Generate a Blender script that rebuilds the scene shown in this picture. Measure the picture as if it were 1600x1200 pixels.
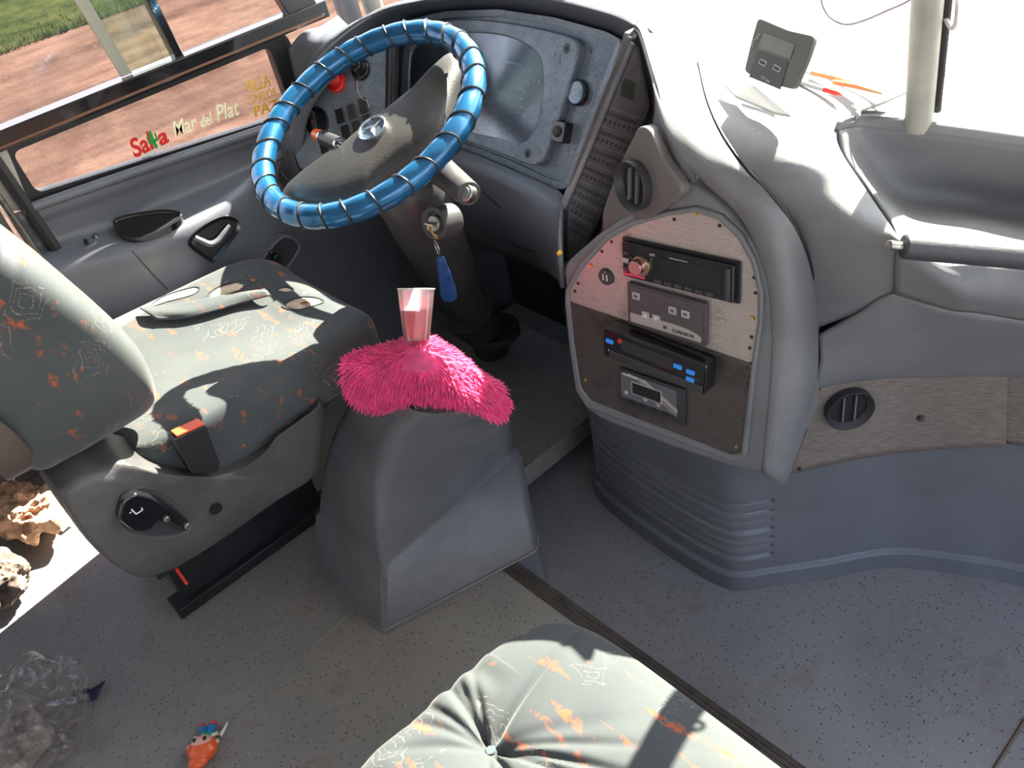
import bpy, bmesh, math, random
from mathutils import Vector, Matrix, Euler
import numpy as np
random.seed(4); rng=np.random.default_rng(4)
S=bpy.context.scene; COL=S.collection
for o in list(bpy.data.objects): bpy.data.objects.remove(o)
V=Vector
# ---------------------------------------------------------------- camera
H=1.5; F=1360.0
def nz(v): v=np.array(v,float); return v/np.linalg.norm(v)
_Y=nz([2200,-1600,F]); _X=-nz([-1405,-774,F]); _Z=np.cross(_X,_Y); _X=np.cross(_Y,_Z)
R=np.array([_X,_Y,_Z])
cd=bpy.data.cameras.new('camera'); cam=bpy.data.objects.new('camera',cd); COL.objects.link(cam)
cd.sensor_width=36; cd.lens=36*F/1600; cd.clip_start=.02; cd.clip_end=500
M=Matrix([list(R[0]),list(R[1]),list(R[2])]); M=M@Matrix(((1,0,0),(0,-1,0),(0,0,-1)))
cam.matrix_world=Matrix.Translation((0,0,H))@M.to_4x4()
S.camera=cam
# ---------------------------------------------------------------- light
S.view_settings.view_transform='Standard'; S.view_settings.look='None'; S.view_settings.gamma=1
S.view_settings.use_curve_mapping=False
S.view_settings.exposure=0.0
w=bpy.data.worlds.new('sky'); S.world=w; w.use_nodes=True
nt=w.node_tree; bg=nt.nodes['Background']
tc=nt.nodes.new('ShaderNodeTexCoord'); sp=nt.nodes.new('ShaderNodeSeparateXYZ'); cr=nt.nodes.new('ShaderNodeValToRGB')
nt.links.new(tc.outputs['Generated'],sp.inputs[0]); nt.links.new(sp.outputs['Z'],cr.inputs[0]); nt.links.new(cr.outputs[0],bg.inputs[0])
cr.color_ramp.elements[0].color=(.95,.93,.9,1); cr.color_ramp.elements[1].color=(.30,.50,.95,1); cr.color_ramp.elements[1].position=.8
bg.inputs[1].default_value=3.6
SUN_TRAVEL=V((0.134,-0.760,-0.636))
sl=bpy.data.lights.new('sun','SUN'); sl.energy=58; sl.angle=.009; sl.color=(1,.93,.80)
so=bpy.data.objects.new('sun',sl); COL.objects.link(so); so.rotation_euler=SUN_TRAVEL.to_track_quat('-Z','Y').to_euler(); so.location=(-.6,6,6)
# ---------------------------------------------------------------- measuring helpers
def ray(px,py): return V(R@np.array([px-800.,py-600.,F]))
O=V((0,0,H))
def P(px,py,ax,v):
    r=ray(px,py); i='xyz'.index(ax); return O+r*((v-O[i])/r[i])
def Yp(px,py,y): return P(px,py,'y',y)
def Xp(px,py,x): return P(px,py,'x',x)
def Zp(px,py,z): return P(px,py,'z',z)
class Frame:
    """a plane in the bus: origin, right, up, outward normal"""
    def __init__(s,o,u,v):
        s.o=V(o); s.u=V(u).normalized(); v=V(v); s.v=(v-s.u*v.dot(s.u)).normalized(); s.n=s.u.cross(s.v)
        if s.n.dot(O-s.o)<0: s.n=-s.n
    def hit(s,px,py,d=0):
        r=ray(px,py); o=s.o+s.n*d; t=(o-O).dot(s.n)/r.dot(s.n); q=O+r*t-s.o; return (q.dot(s.u),q.dot(s.v))
    def p(s,a,b,d=0): return s.o+s.u*a+s.v*b+s.n*d
    def pts(s,l,d=0): return [s.hit(x,y,d) for x,y in l]
# ---------------------------------------------------------------- mesh helpers
def link(name,bm,m,parent=None,smooth=True,bev=0,sub=0,solid=0,seg=2):
    me=bpy.data.meshes.new(name); bm.normal_update(); bm.to_mesh(me); bm.free()
    o=bpy.data.objects.new(name,me); COL.objects.link(o)
    if m: me.materials.append(m)
    if parent: o.parent=parent
    if smooth:
        for p in me.polygons: p.use_smooth=True
    if solid:
        md=o.modifiers.new('s','SOLIDIFY'); md.thickness=solid; md.offset=-1
    if bev:
        md=o.modifiers.new('b','BEVEL'); md.width=bev; md.segments=seg; md.limit_method='ANGLE'; md.angle_limit=.6; md.harden_normals=False
    if sub:
        md=o.modifiers.new('u','SUBSURF'); md.levels=md.render_levels=sub
    if smooth:
        me.set_sharp_from_angle(angle=.7)
    return o
def tag(o,label=None,cat=None,group=None,kind=None):
    if label:o['label']=label
    if cat:o['category']=cat
    if group:o['group']=group
    if kind:o['kind']=kind
    return o
def thing(name,label,cat,loc=(0,0,0),group=None):
    o=bpy.data.objects.new(name,None); COL.objects.link(o); o.location=loc; o.empty_display_size=.05
    bpy.context.view_layer.update()
    return tag(o,label,cat,group)
def adopt(root,o):
    o.parent=root; o.matrix_parent_inverse=Matrix.Translation(root.location).inverted(); return o
def B(): return bmesh.new()
def add_poly(bm,pts,n,th):
    """prism: polygon pts (3d) extruded backwards along -n by th"""
    n=V(n); t=[bm.verts.new(V(p)) for p in pts]; b=[bm.verts.new(V(p)-n*th) for p in pts]
    nn=sum(((V(pts[i])-V(pts[0])).cross(V(pts[(i+1)%len(pts)])-V(pts[0])) for i in range(len(pts))),V())
    f=1 if nn.dot(n)>0 else -1
    k=len(pts)
    try:
        bm.faces.new(t if f>0 else t[::-1]); bm.faces.new(b[::-1] if f>0 else b)
    except ValueError: pass
    for i in range(k):
        j=(i+1)%k; q=[t[i],b[i],b[j],t[j]]; bm.faces.new(q if f>0 else q[::-1])
def rnd(pts,r,k=4):
    """round the corners of a 2d polygon"""
    out=[]; n=len(pts)
    for i in range(n):
        a,b,c=[V((*pts[(i+j)%n],0)) for j in(-1,0,1)]
        d1=(a-b);d2=(c-b); rr=min(r,d1.length*.45,d2.length*.45)
        p=b+d1.normalized()*rr; q=b+d2.normalized()*rr
        for s in range(k+1):
            t=s/k; w_=p*(1-t)**2+b*2*t*(1-t)+q*t*t; out.append((w_.x,w_.y))
    return out
def fpoly(bm,fr,pts,d,th,r=0):
    if r: pts=rnd(pts,r)
    add_poly(bm,[fr.p(a,b,d) for a,b in pts],fr.n,th)
def fbox(bm,fr,a,b,w_,h,d,th,r=0,rot=0):
    c,s=math.cos(rot),math.sin(rot)
    pts=[(a+c*x-s*y,b+s*x+c*y) for x,y in((-w_/2,-h/2),(w_/2,-h/2),(w_/2,h/2),(-w_/2,h/2))]
    fpoly(bm,fr,pts,d,th,r)
def fcyl(bm,fr,a,b,r1,r2,d1,d2,n=28,asp=1):
    """cone frustum standing on the frame from depth d1 (radius r1) to d2 (radius r2)"""
    A=[bm.verts.new(fr.p(a+r1*math.cos(t),b+r1*asp*math.sin(t),d1)) for t in [2*math.pi*i/n for i in range(n)]]
    C=[bm.verts.new(fr.p(a+r2*math.cos(t),b+r2*asp*math.sin(t),d2)) for t in [2*math.pi*i/n for i in range(n)]]
    for i in range(n):
        j=(i+1)%n; bm.faces.new([A[i],A[j],C[j],C[i]])
    bm.faces.new(C); bm.faces.new(A[::-1]); bmesh.ops.recalc_face_normals(bm,faces=bm.faces[:])
def ring_band(bm,fr,outer,inner,d,th,tilt=0):
    """flat frame between two outlines with the same number of points"""
    n=len(outer); o=[bm.verts.new(fr.p(*p,d)) for p in outer]; i_=[bm.verts.new(fr.p(*p,d-tilt)) for p in inner]
    ob=[bm.verts.new(fr.p(*p,d-th)) for p in outer]; ib=[bm.verts.new(fr.p(*p,d-th)) for p in inner]
    for k in range(n):
        j=(k+1)%n
        bm.faces.new([o[k],o[j],i_[j],i_[k]]); bm.faces.new([ob[k],ob[j],o[j],o[k]]); bm.faces.new([i_[k],i_[j],ib[j],ib[k]]); bm.faces.new([ob[j],ob[k],ib[k],ib[j]])
    bmesh.ops.recalc_face_normals(bm,faces=bm.faces[:])
def shrink(pts,s):
    n=len(pts); out=[]
    area=sum(pts[i][0]*pts[(i+1)%n][1]-pts[(i+1)%n][0]*pts[i][1] for i in range(n)); sg=1 if area>0 else -1
    for i in range(n):
        a,b,c=[V((*pts[(i+j)%n],0)) for j in(-1,0,1)]
        d=(c-a); 
        if d.length<1e-9: d=V((1,0,0))
        d.normalize(); nn=V((-d.y,d.x,0))*sg; out.append((b.x+nn.x*s,b.y+nn.y*s))
    return out
def crm(p,n,closed=False):
    """catmull-rom through points"""
    p=[V(q) for q in p]; N=len(p); out=[]
    segs=N if closed else N-1
    for i in range(segs):
        if closed: a,b,c,d=p[(i-1)%N],p[i],p[(i+1)%N],p[(i+2)%N]
        else: b,c=p[i],p[i+1]; a=p[i-1] if i else b*2-c; d=p[i+2] if i+2<N else c*2-b
        for s in range(n):
            t=s/n; out.append(.5*((2*b)+(c-a)*t+(2*a-5*b+4*c-d)*t*t+(3*b-a-3*c+d)*t**3))
    if not closed: out.append(p[-1])
    return out
def tube(bm,pts,r,n=10,closed=False,cap=True,smooth=0):
    if smooth: pts=crm(pts,smooth,closed)
    pts=[V(p) for p in pts]; N=len(pts); rr=r if hasattr(r,'__len__') else None
    if rr is not None and len(rr)!=N: rr=list(np.interp(np.linspace(0,1,N),np.linspace(0,1,len(rr)),rr))
    rings=[]; up=None
    for i,p in enumerate(pts):
        if closed: t=(pts[(i+1)%N]-pts[i-1])
        else: t=pts[min(i+1,N-1)]-pts[max(i-1,0)]
        t.normalize()
        if up is None: up=t.orthogonal().normalized()
        up=(up-t*up.dot(t)); 
        if up.length<1e-6: up=t.orthogonal()
        up.normalize(); s=t.cross(up); q=rr[i] if rr is not None else r
        rings.append([bm.verts.new(p+up*q*math.cos(a)+s*q*math.sin(a)) for a in [2*math.pi*k/n for k in range(n)]])
    for i in range(N if closed else N-1):
        A,C=rings[i],rings[(i+1)%N]
        for k in range(n): j=(k+1)%n; bm.faces.new([A[k],A[j],C[j],C[k]])
    if cap and not closed: bm.faces.new(rings[0][::-1]); bm.faces.new(rings[-1])
def patch(rows,nu=6,nv=6,linear_v=False):
    """smooth surface through a grid of 3d points"""
    g=[crm(r,nu) for r in rows]; n=len(g[0])
    cols=[crm([g[i][k] for i in range(len(g))],nv) if len(g)>2 and not linear_v else crm([g[i][k] for i in range(len(g))],nv) for k in range(n)]
    bm=B(); vs=[[bm.verts.new(p) for p in c] for c in cols]
    for i in range(len(vs)-1):
        for j in range(len(vs[0])-1): bm.faces.new([vs[i][j],vs[i+1][j],vs[i+1][j+1],vs[i][j+1]])
    return bm
def loft(bm,rings,cap=True):
    vs=[[bm.verts.new(V(p)) for p in r] for r in rings]; n=len(vs[0])
    for a,c in zip(vs[:-1],vs[1:]):
        for k in range(n): j=(k+1)%n; bm.faces.new([a[k],a[j],c[j],c[k]])
    if cap: bm.faces.new(vs[0][::-1]); bm.faces.new(vs[-1])
    bmesh.ops.recalc_face_normals(bm,faces=bm.faces[:])
def text(fr,s,a,b,size,m,parent,name='lettering',d=.001,rot=0,bold=0,shear=0,th=.0004,align='CENTER',sx=1,fit=None):
    c=bpy.data.curves.new('t','FONT'); c.body=s; c.size=size; c.extrude=th; c.offset=bold; c.shear=shear; c.align_x=align; c.align_y='CENTER'
    t=bpy.data.objects.new('t',c); COL.objects.link(t); bpy.context.view_layer.update()
    me=bpy.data.meshes.new_from_object(t.evaluated_get(bpy.context.evaluated_depsgraph_get())); bpy.data.objects.remove(t)
    if fit:
        xs=[v.co.x for v in me.vertices]; sx=fit/(max(xs)-min(xs)); cxm=(max(xs)+min(xs))/2
        for v in me.vertices: v.co.x-=cxm
    x=(fr.u*math.cos(rot)+fr.v*math.sin(rot)); y=(fr.v*math.cos(rot)-fr.u*math.sin(rot))
    if x.cross(y).dot(fr.n)<0: pass
    mt=Matrix([[x[i]*sx,y[i],fr.n[i],fr.p(a,b,d)[i]] for i in range(3)]+[[0,0,0,1]])
    me.transform(mt); me.materials.clear(); me.materials.append(m)
    o=bpy.data.objects.new(name,me); COL.objects.link(o)
    if parent: adopt(parent,o)
    return o
# ---------------------------------------------------------------- materials
MATS={}
def mat(name,col,rough=.5,metal=0,bump=0,bscale=400,var=0,vscale=6,spec=.5,coat=0,sheen=0,trans=0,emit=None,alpha=1,col2=None):
    if name in MATS: return MATS[name]
    m=bpy.data.materials.new(name); m.use_nodes=True; t=m.node_tree; b=t.nodes['Principled BSDF']
    b.inputs['Base Color'].default_value=(*col,1); b.inputs['Roughness'].default_value=rough; b.inputs['Metallic'].default_value=metal
    b.inputs['Specular IOR Level'].default_value=spec; b.inputs['Coat Weight'].default_value=coat; b.inputs['Sheen Weight'].default_value=sheen
    b.inputs['Transmission Weight'].default_value=trans; b.inputs['Alpha'].default_value=alpha
    if emit: b.inputs['Emission Color'].default_value=(*emit[:3],1); b.inputs['Emission Strength'].default_value=emit[3]
    c=t.nodes.new('ShaderNodeTexCoord')
    if bump:
        n=t.nodes.new('ShaderNodeTexNoise'); n.inputs['Scale'].default_value=bscale; n.inputs['Detail'].default_value=2
        u=t.nodes.new('ShaderNodeBump'); u.inputs['Strength'].default_value=bump; u.inputs['Distance'].default_value=.001
        t.links.new(c.outputs['Object'],n.inputs['Vector']); t.links.new(n.outputs['Fac'],u.inputs['Height']); t.links.new(u.outputs[0],b.inputs['Normal'])
    if var:
        n=t.nodes.new('ShaderNodeTexNoise'); n.inputs['Scale'].default_value=vscale; n.inputs['Detail'].default_value=6; n.inputs['Roughness'].default_value=.65
        r=t.nodes.new('ShaderNodeValToRGB'); r.color_ramp.elements[0].position=.35; r.color_ramp.elements[1].position=.68
        c2=col2 or tuple(min(1,x*(1+var)) for x in col); r.color_ramp.elements[0].color=(*([x*(1-var) for x in col] if not col2 else col),1); r.color_ramp.elements[1].color=(*c2,1)
        t.links.new(c.outputs['Object'],n.inputs['Vector']); t.links.new(n.outputs['Fac'],r.inputs[0]); t.links.new(r.outputs[0],b.inputs['Base Color'])
    MATS[name]=m; return m
class NB:
    """tiny node helper"""
    def __init__(s,name):
        s.m=bpy.data.materials.new(name); s.m.use_nodes=True; s.t=s.m.node_tree; s.b=s.t.nodes['Principled BSDF']; MATS[name]=s.m
        s.tc=s.t.nodes.new('ShaderNodeTexCoord').outputs['Object']
    def n(s,k,**kw):
        x=s.t.nodes.new(k)
        for a,v in kw.items(): setattr(x,a,v)
        return x
    def l(s,a,b): s.t.links.new(a,b)
    def math(s,op,a,b=None,c=None,clamp=False):
        x=s.n('ShaderNodeMath',operation=op,use_clamp=clamp)
        for i,v in enumerate((a,b,c)):
            if v is None: continue
            if isinstance(v,(int,float)): x.inputs[i].default_value=v
            else: s.l(v,x.inputs[i])
        return x.outputs[0]
    def mix(s,f,a,b):
        x=s.n('ShaderNodeMix',data_type='RGBA')
        if isinstance(f,(int,float)): x.inputs[0].default_value=f
        else: s.l(f,x.inputs[0])
        for i,v in((6,a),(7,b)):
            if isinstance(v,tuple): x.inputs[i].default_value=(*v,1)
            else: s.l(v,x.inputs[i])
        return x.outputs[2]
    def noise(s,sc,det=3,rough=.5,vec=None):
        x=s.n('ShaderNodeTexNoise'); x.inputs['Scale'].default_value=sc; x.inputs['Detail'].default_value=det; x.inputs['Roughness'].default_value=rough
        s.l(vec or s.tc,x.inputs['Vector']); return x
    def vor(s,sc,feature='F1',vec=None,rnd_=1):
        x=s.n('ShaderNodeTexVoronoi',feature=feature); x.inputs['Scale'].default_value=sc; x.inputs['Randomness'].default_value=rnd_
        s.l(vec or s.tc,x.inputs['Vector']); return x
    def scale(s,v):
        x=s.n('ShaderNodeMapping'); x.inputs['Scale'].default_value=v; s.l(s.tc,x.inputs['Vector']); return x.outputs[0]
    def step(s,v,a,b):
        x=s.n('ShaderNodeMapRange'); x.inputs[1].default_value=a; x.inputs[2].default_value=b; s.l(v,x.inputs[0]); return x.outputs[0]
    def bump(s,h,st=.3,dist=.002):
        x=s.n('ShaderNodeBump'); x.inputs['Strength'].default_value=st; x.inputs['Distance'].default_value=dist; s.l(h,x.inputs['Height']); s.l(x.outputs[0],s.b.inputs['Normal'])
PL=mat('dash_plastic',(.175,.18,.19),.5,bump=.35,bscale=700,var=.12,vscale=5)
PLS=mat('door_plastic',(.12,.13,.15),.36,bump=.2,bscale=600,var=.12,vscale=5)
CONS=mat('console_plastic',(.13,.135,.145),.42,bump=.4,bscale=500,var=.15,vscale=7)
PLD=mat('dark_plastic',(.035,.035,.04),.45,bump=.2,bscale=600,var=.25,vscale=12)
BLK=mat('black_plastic',(.012,.012,.014),.35)
BLKG=mat('glossy_black',(.01,.01,.012),.12,coat=.5)
CARP=mat('dark_carpet',(.02,.02,.022),.95,bump=.8,bscale=900)
RUB=mat('rubber',(.02,.02,.02),.7)
CHR=mat('chrome',(.8,.8,.8),.15,1)
STEEL=mat('worn_steel',(.45,.42,.38),.35,1,var=.3,vscale=60)
BRASS=mat('brass',(.7,.5,.2),.3,1)
WHT=mat('white_print',(.75,.75,.72),.5)
GRYP=mat('grey_print',(.45,.43,.42),.5)
ORG=mat('orange_plastic',(.9,.13,.03),.35)
REDP=mat('red_plastic',(.75,.03,.02),.3,coat=.5)
BLUB=mat('blue_button',(.03,.25,.75),.35,emit=(.05,.3,.9,.15))
SCR_=mat('grey_screen',(.06,.065,.06),.15,coat=.6)
PILL=mat('pillar_paint',(.35,.34,.30),.4,var=.1,vscale=20)
def mk_alu():
    b=NB('brushed_panel'); v=b.scale((8,8,160)); n1=b.noise(3,4,.7,b.scale((10,10,220))); n2=b.noise(500,2,.6); n3=b.noise(9,6,.75)
    c=b.mix(b.step(n1.outputs[0],.3,.7),(.30,.25,.23),(.48,.42,.39)); c=b.mix(b.math('MULTIPLY',b.step(n2.outputs[0],.4,.65),.35),c,(.6,.55,.52))
    c=b.mix(b.step(n3.outputs[0],.6,.75),c,(.06,.05,.045)); b.l(c,b.b.inputs['Base Color']); b.b.inputs['Metallic'].default_value=.35; b.b.inputs['Roughness'].default_value=.42
    b.bump(n2.outputs[0],.3,.0006); return b.m
ALU=mk_alu()
def mk_alud():
    b=NB('dark_brushed_panel'); n1=b.noise(3,4,.7,b.scale((10,10,150))); n3=b.noise(9,6,.7)
    c=b.mix(b.step(n1.outputs[0],.3,.7),(.06,.052,.05),(.10,.085,.08)); c=b.mix(b.step(n3.outputs[0],.52,.72),c,(.025,.022,.02))
    b.l(c,b.b.inputs['Base Color']); b.b.inputs['Metallic'].default_value=.2; b.b.inputs['Roughness'].default_value=.45; return b.m
ALUD=mk_alud()
def mk_fil():
    b=NB('worn_film_trim'); n1=b.noise(300,3,.6); n2=b.noise(14,6,.7); n3=b.noise(30,2,.5,b.scale((4,4,.6)))
    c=b.mix(b.step(n2.outputs[0],.35,.7),(.14,.18,.23),(.27,.33,.39)); c=b.mix(b.math('MULTIPLY',b.step(n1.outputs[0],.5,.62),.45),c,(.40,.42,.45)); c=b.mix(b.step(n3.outputs[0],.62,.75),c,(.13,.10,.08))
    b.l(c,b.b.inputs['Base Color']); b.b.inputs['Metallic'].default_value=.3; b.b.inputs['Roughness'].default_value=.36; b.bump(n1.outputs[0],.35,.0006); return b.m
FILM=mk_fil()
def mk_wood():
    b=NB('brown_grained_trim'); n1=b.noise(6,5,.7,b.scale((8,8,90))); n2=b.noise(5,3)
    c=b.mix(b.step(n1.outputs[0],.35,.65),(.13,.108,.095),(.28,.24,.21)); c=b.mix(b.math('MULTIPLY',b.step(n2.outputs[0],.4,.7),.5),c,(.15,.135,.12))
    b.l(c,b.b.inputs['Base Color']); b.b.inputs['Roughness'].default_value=.4; b.b.inputs['Metallic'].default_value=.15; b.bump(n1.outputs[0],.3,.0005); return b.m
WOOD=mk_wood()
def mk_floor(name,base):
    b=NB(name); v1=b.vor(150); v2=b.vor(110,vec=b.scale((1.1,.9,1))); n=b.noise(3,5,.6); n2=b.noise(700,2)
    
    def cellmask(v,ch,th):
        s_=b.n('ShaderNodeSeparateColor'); b.l(v.outputs['Color'],s_.inputs[0]); return b.math('GREATER_THAN',s_.outputs[ch],th)
    dark=b.math('MULTIPLY',b.math('LESS_THAN',v1.outputs['Distance'],.24),cellmask(v1,0,.72))
    light=b.math('MULTIPLY',b.math('LESS_THAN',v2.outputs['Distance'],.16),cellmask(v2,1,.8))
    c=b.mix(b.step(n.outputs[0],.35,.65),tuple(x*.85 for x in base),tuple(x*1.12 for x in base))
    c=b.mix(b.math('MULTIPLY',n2.outputs[0],.2),c,(.25,.24,.24))
    c=b.mix(dark,c,(.03,.03,.04)); c=b.mix(light,c,(.35,.37,.42)); 
    n3=b.noise(6,6,.7); c=b.mix(b.math('MULTIPLY',b.step(n3.outputs[0],.55,.7),.4),c,(.13,.07,.045))
    b.l(c,b.b.inputs['Base Color']); b.b.inputs['Roughness'].default_value=.5; b.bump(n2.outputs[0],.25,.0006); return b.m
FLR=mk_floor('speckled_vinyl_floor',(.235,.22,.205)); FLR2=mk_floor('speckled_vinyl_floor_lower',(.225,.225,.24))
def mk_fabric():
    b=NB('patterned_seat_fabric')
    wv=b.noise(9,2); add=b.n('ShaderNodeVectorMath',operation='MULTIPLY_ADD'); b.l(wv.outputs['Color'],add.inputs[0]); add.inputs[1].default_value=(.07,.07,.07); b.l(b.tc,add.inputs[2])
    v=b.vor(13,vec=add.outputs[0]); v.distance='MANHATTAN'; s_=b.n('ShaderNodeSeparateColor'); b.l(v.outputs['Color'],s_.inputs[0])
    d=v.outputs['Distance']
    # warped, finely stepped outline drawings inside some cells
    w2=b.noise(26,1,.4); dd=b.math('ADD',b.math('MULTIPLY',d,1.0),b.math('MULTIPLY',w2.outputs[0],.95))
    rings=b.math('ABSOLUTE',b.math('SUBTRACT',b.math('FRACT',b.math('MULTIPLY',dd,5.5)),.5))
    line=b.math('LESS_THAN',rings,.07); mask=b.math('LESS_THAN',d,.58); cell=b.math('GREATER_THAN',s_.outputs[0],.22)
    glyph=b.math('MULTIPLY',b.math('MULTIPLY',line,mask),cell)
    br=b.noise(220,2); glyph=b.math('MULTIPLY',glyph,b.step(br.outputs[0],.38,.55))
    ob=b.noise(15,2,.5,b.scale((.7,3.0,2.0))); o1=b.step(ob.outputs[0],.60,.66); o2=b.noise(60,4,.7); orange=b.math('MULTIPLY',o1,b.step(o2.outputs[0],.46,.60))
    fine=b.noise(900,2); base=b.mix(fine.outputs[0],(.028,.035,.041),(.060,.067,.069))
    big=b.noise(5,3); base=b.mix(b.math('MULTIPLY',b.step(big.outputs[0],.4,.7),.4),base,(.085,.093,.088))
    c=b.mix(b.math('MULTIPLY',glyph,.8),base,(.21,.18,.155)); c=b.mix(orange,c,(.32,.075,.028))
    b.l(c,b.b.inputs['Base Color']); b.b.inputs['Roughness'].default_value=.9; b.b.inputs['Sheen Weight'].default_value=.18; b.b.inputs['Sheen Roughness'].default_value=.4
    b.bump(fine.outputs[0],.4,.001); return b.m
FAB=mk_fabric()
def mk_dirt():
    b=NB('red_dirt_road'); n1=b.noise(1.2,5,.6,b.scale((1.6,.25,1))); n2=b.noise(3,8,.75); n3=b.noise(.35,2)
    c=b.mix(b.step(n1.outputs[0],.35,.65),(.034,.020,.016),(.080,.049,.038)); c=b.mix(b.math('MULTIPLY',b.step(n2.outputs[0],.45,.7),.6),c,(.110,.075,.055)); c=b.mix(b.math('MULTIPLY',b.step(n3.outputs[0],.5,.6),.4),c,(.022,.014,.012))
    b.l(c,b.b.inputs['Base Color']); b.b.inputs['Roughness'].default_value=1; b.b.inputs['Specular IOR Level'].default_value=0; b.bump(n2.outputs[0],.6,.05); return b.m
DIRT=mk_dirt()
GRASS=mat('roadside_grass',(.005,.013,.004),.9,var=.5,vscale=2.2,col2=(.028,.034,.012),spec=0)
def mk_glass(name,haze,tint,dcol=(1,1,1)):
    m=bpy.data.materials.new(name); m.use_nodes=True; t=m.node_tree; t.nodes.clear()
    o=t.nodes.new('ShaderNodeOutputMaterial'); tr=t.nodes.new('ShaderNodeBsdfTransparent'); tr.inputs[0].default_value=(*tint,1)
    gl=t.nodes.new('ShaderNodeBsdfGlossy'); gl.inputs['Roughness'].default_value=.02 if name!='gauge_lens' else .12
    fr=t.nodes.new('ShaderNodeFresnel'); fr.inputs[0].default_value=1.35
    du=t.nodes.new('ShaderNodeBsdfTranslucent'); du.inputs[0].default_value=(*dcol,1)
    m1=t.nodes.new('ShaderNodeMixShader'); m2=t.nodes.new('ShaderNodeMixShader')
    tc=t.nodes.new('ShaderNodeTexCoord'); n=t.nodes.new('ShaderNodeTexNoise'); n.inputs['Scale'].default_value=3; n.inputs['Detail'].default_value=5
    r=t.nodes.new('ShaderNodeMapRange'); r.inputs[1].default_value=.3; r.inputs[2].default_value=.7; r.inputs[3].default_value=haze*.7; r.inputs[4].default_value=haze*1.3
    t.links.new(tc.outputs['Object'],n.inputs['Vector']); t.links.new(n.outputs['Fac'],r.inputs[0]); t.links.new(r.outputs[0],m1.inputs[0])
    t.links.new(tr.outputs[0],m1.inputs[1]); t.links.new(du.outputs[0],m1.inputs[2]); t.links.new(fr.outputs[0],m2.inputs[0]); t.links.new(m1.outputs[0],m2.inputs[1]); t.links.new(gl.outputs[0],m2.inputs[2]); t.links.new(m2.outputs[0],o.inputs[0]); return m
GWIND=mk_glass('hazy_windscreen_glass',.11,(.93,.95,.93)); GSIDE=mk_glass('side_window_glass',.006,(.97,.93,.90)); GSLIDE=mk_glass('green_sliding_glass',.035,(.80,.88,.80),(.9,1,.85)); GLENS=mk_glass('gauge_lens',.13,(.8,.88,.95),(.35,.45,.6))  # white scatter added to the windscreen imitates glare over the view beyond
_t=GLENS.node_tree; _d=_t.nodes.new('ShaderNodeBsdfDiffuse'); _d.inputs[0].default_value=(.30,.38,.5,1)  # diffuse blue veil painted on the lens for reflected sky haze
for _l in list(_t.links):
    if _l.from_node.type=='BSDF_TRANSLUCENT': _s=_l.to_socket; _t.links.remove(_l); _t.links.new(_d.outputs[0],_s)
# ================================================================ SETTING
def st(o): o['kind']='structure'; return o
def quadbm(ps,th=.02,n=None):
    bm=B(); n=n or (V(ps[1])-V(ps[0])).cross(V(ps[2])-V(ps[0])).normalized(); add_poly(bm,ps,n,th); return bm
XW=-2.0; ZL=-.10
# raised platform floor with its step nosing line; lower floor beyond
s1=Zp(763,853,0); s2=Zp(1240,1195,0); dx=(s2-s1); 
stepL=s1-dx*2.2; stepR=s1+dx*3.6
bm=quadbm([(-2.45,-2.6,0),(1.1,-2.6,0),(1.1,stepR.y+(1.1-stepR.x)*dx.y/dx.x,0),(s1.x,s1.y,0),(-1.30,s1.y,0),(-1.30,1.3,0),(-2.45,1.3,0)],.06,V((0,0,1)))
st(link('floor',bm,FLR,smooth=False))
bm=quadbm([(-2.25,-.2,ZL),(1.1,-.2,ZL),(1.1,1.75,ZL),(-2.25,1.75,ZL)],.05,V((0,0,1))); st(link('floor_lower',bm,FLR2,smooth=False))
d=dx.normalized(); nn=V((-d.y,d.x,0)); e=s1+d*2.1
bm=B(); add_poly(bm,[s1+V((0,0,.004))-d*.01-nn*.028,e-nn*.028+V((0,0,.004)),e+nn*.008+V((0,0,.004)),s1+nn*.008-d*.01+V((0,0,.004))],(0,0,1),.02)
for k in range(3):
    q=nn*(-.022+k*.009); add_poly(bm,[s1+q+V((0,0,.006)),e+q+V((0,0,.006)),e+q+nn*.004+V((0,0,.006)),s1+q+nn*.004+V((0,0,.006))],(0,0,1),.003)
add_poly(bm,[s1+nn*.009+V((0,0,.002)),e+nn*.009+V((0,0,.002)),e+nn*.009+V((0,0,ZL)),s1+nn*.009+V((0,0,ZL))],nn,.005)
st(link('trim_1',bm,mat('step_nosing',(.055,.045,.04),.5,var=.4,vscale=30),smooth=False,bev=.001))
bm=B(); a=Zp(555,952,0);b=Zp(275,1200,0)
tube(bm,[a+V((0,0,.0005)),b+(b-a)*.5+V((0,0,.0005))],.0015,6); st(link('trim_2',bm,mat('floor_weld',(.22,.21,.2),.5)))
bm=B(); a=Zp(1600,1128,ZL);b=Zp(1555,1200,ZL)
tube(bm,[a+(a-b)*2,b+(b-a)*6],.004,6); st(link('trim_3',bm,mat('step_weld',(.12,.09,.07),.6)))
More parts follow.
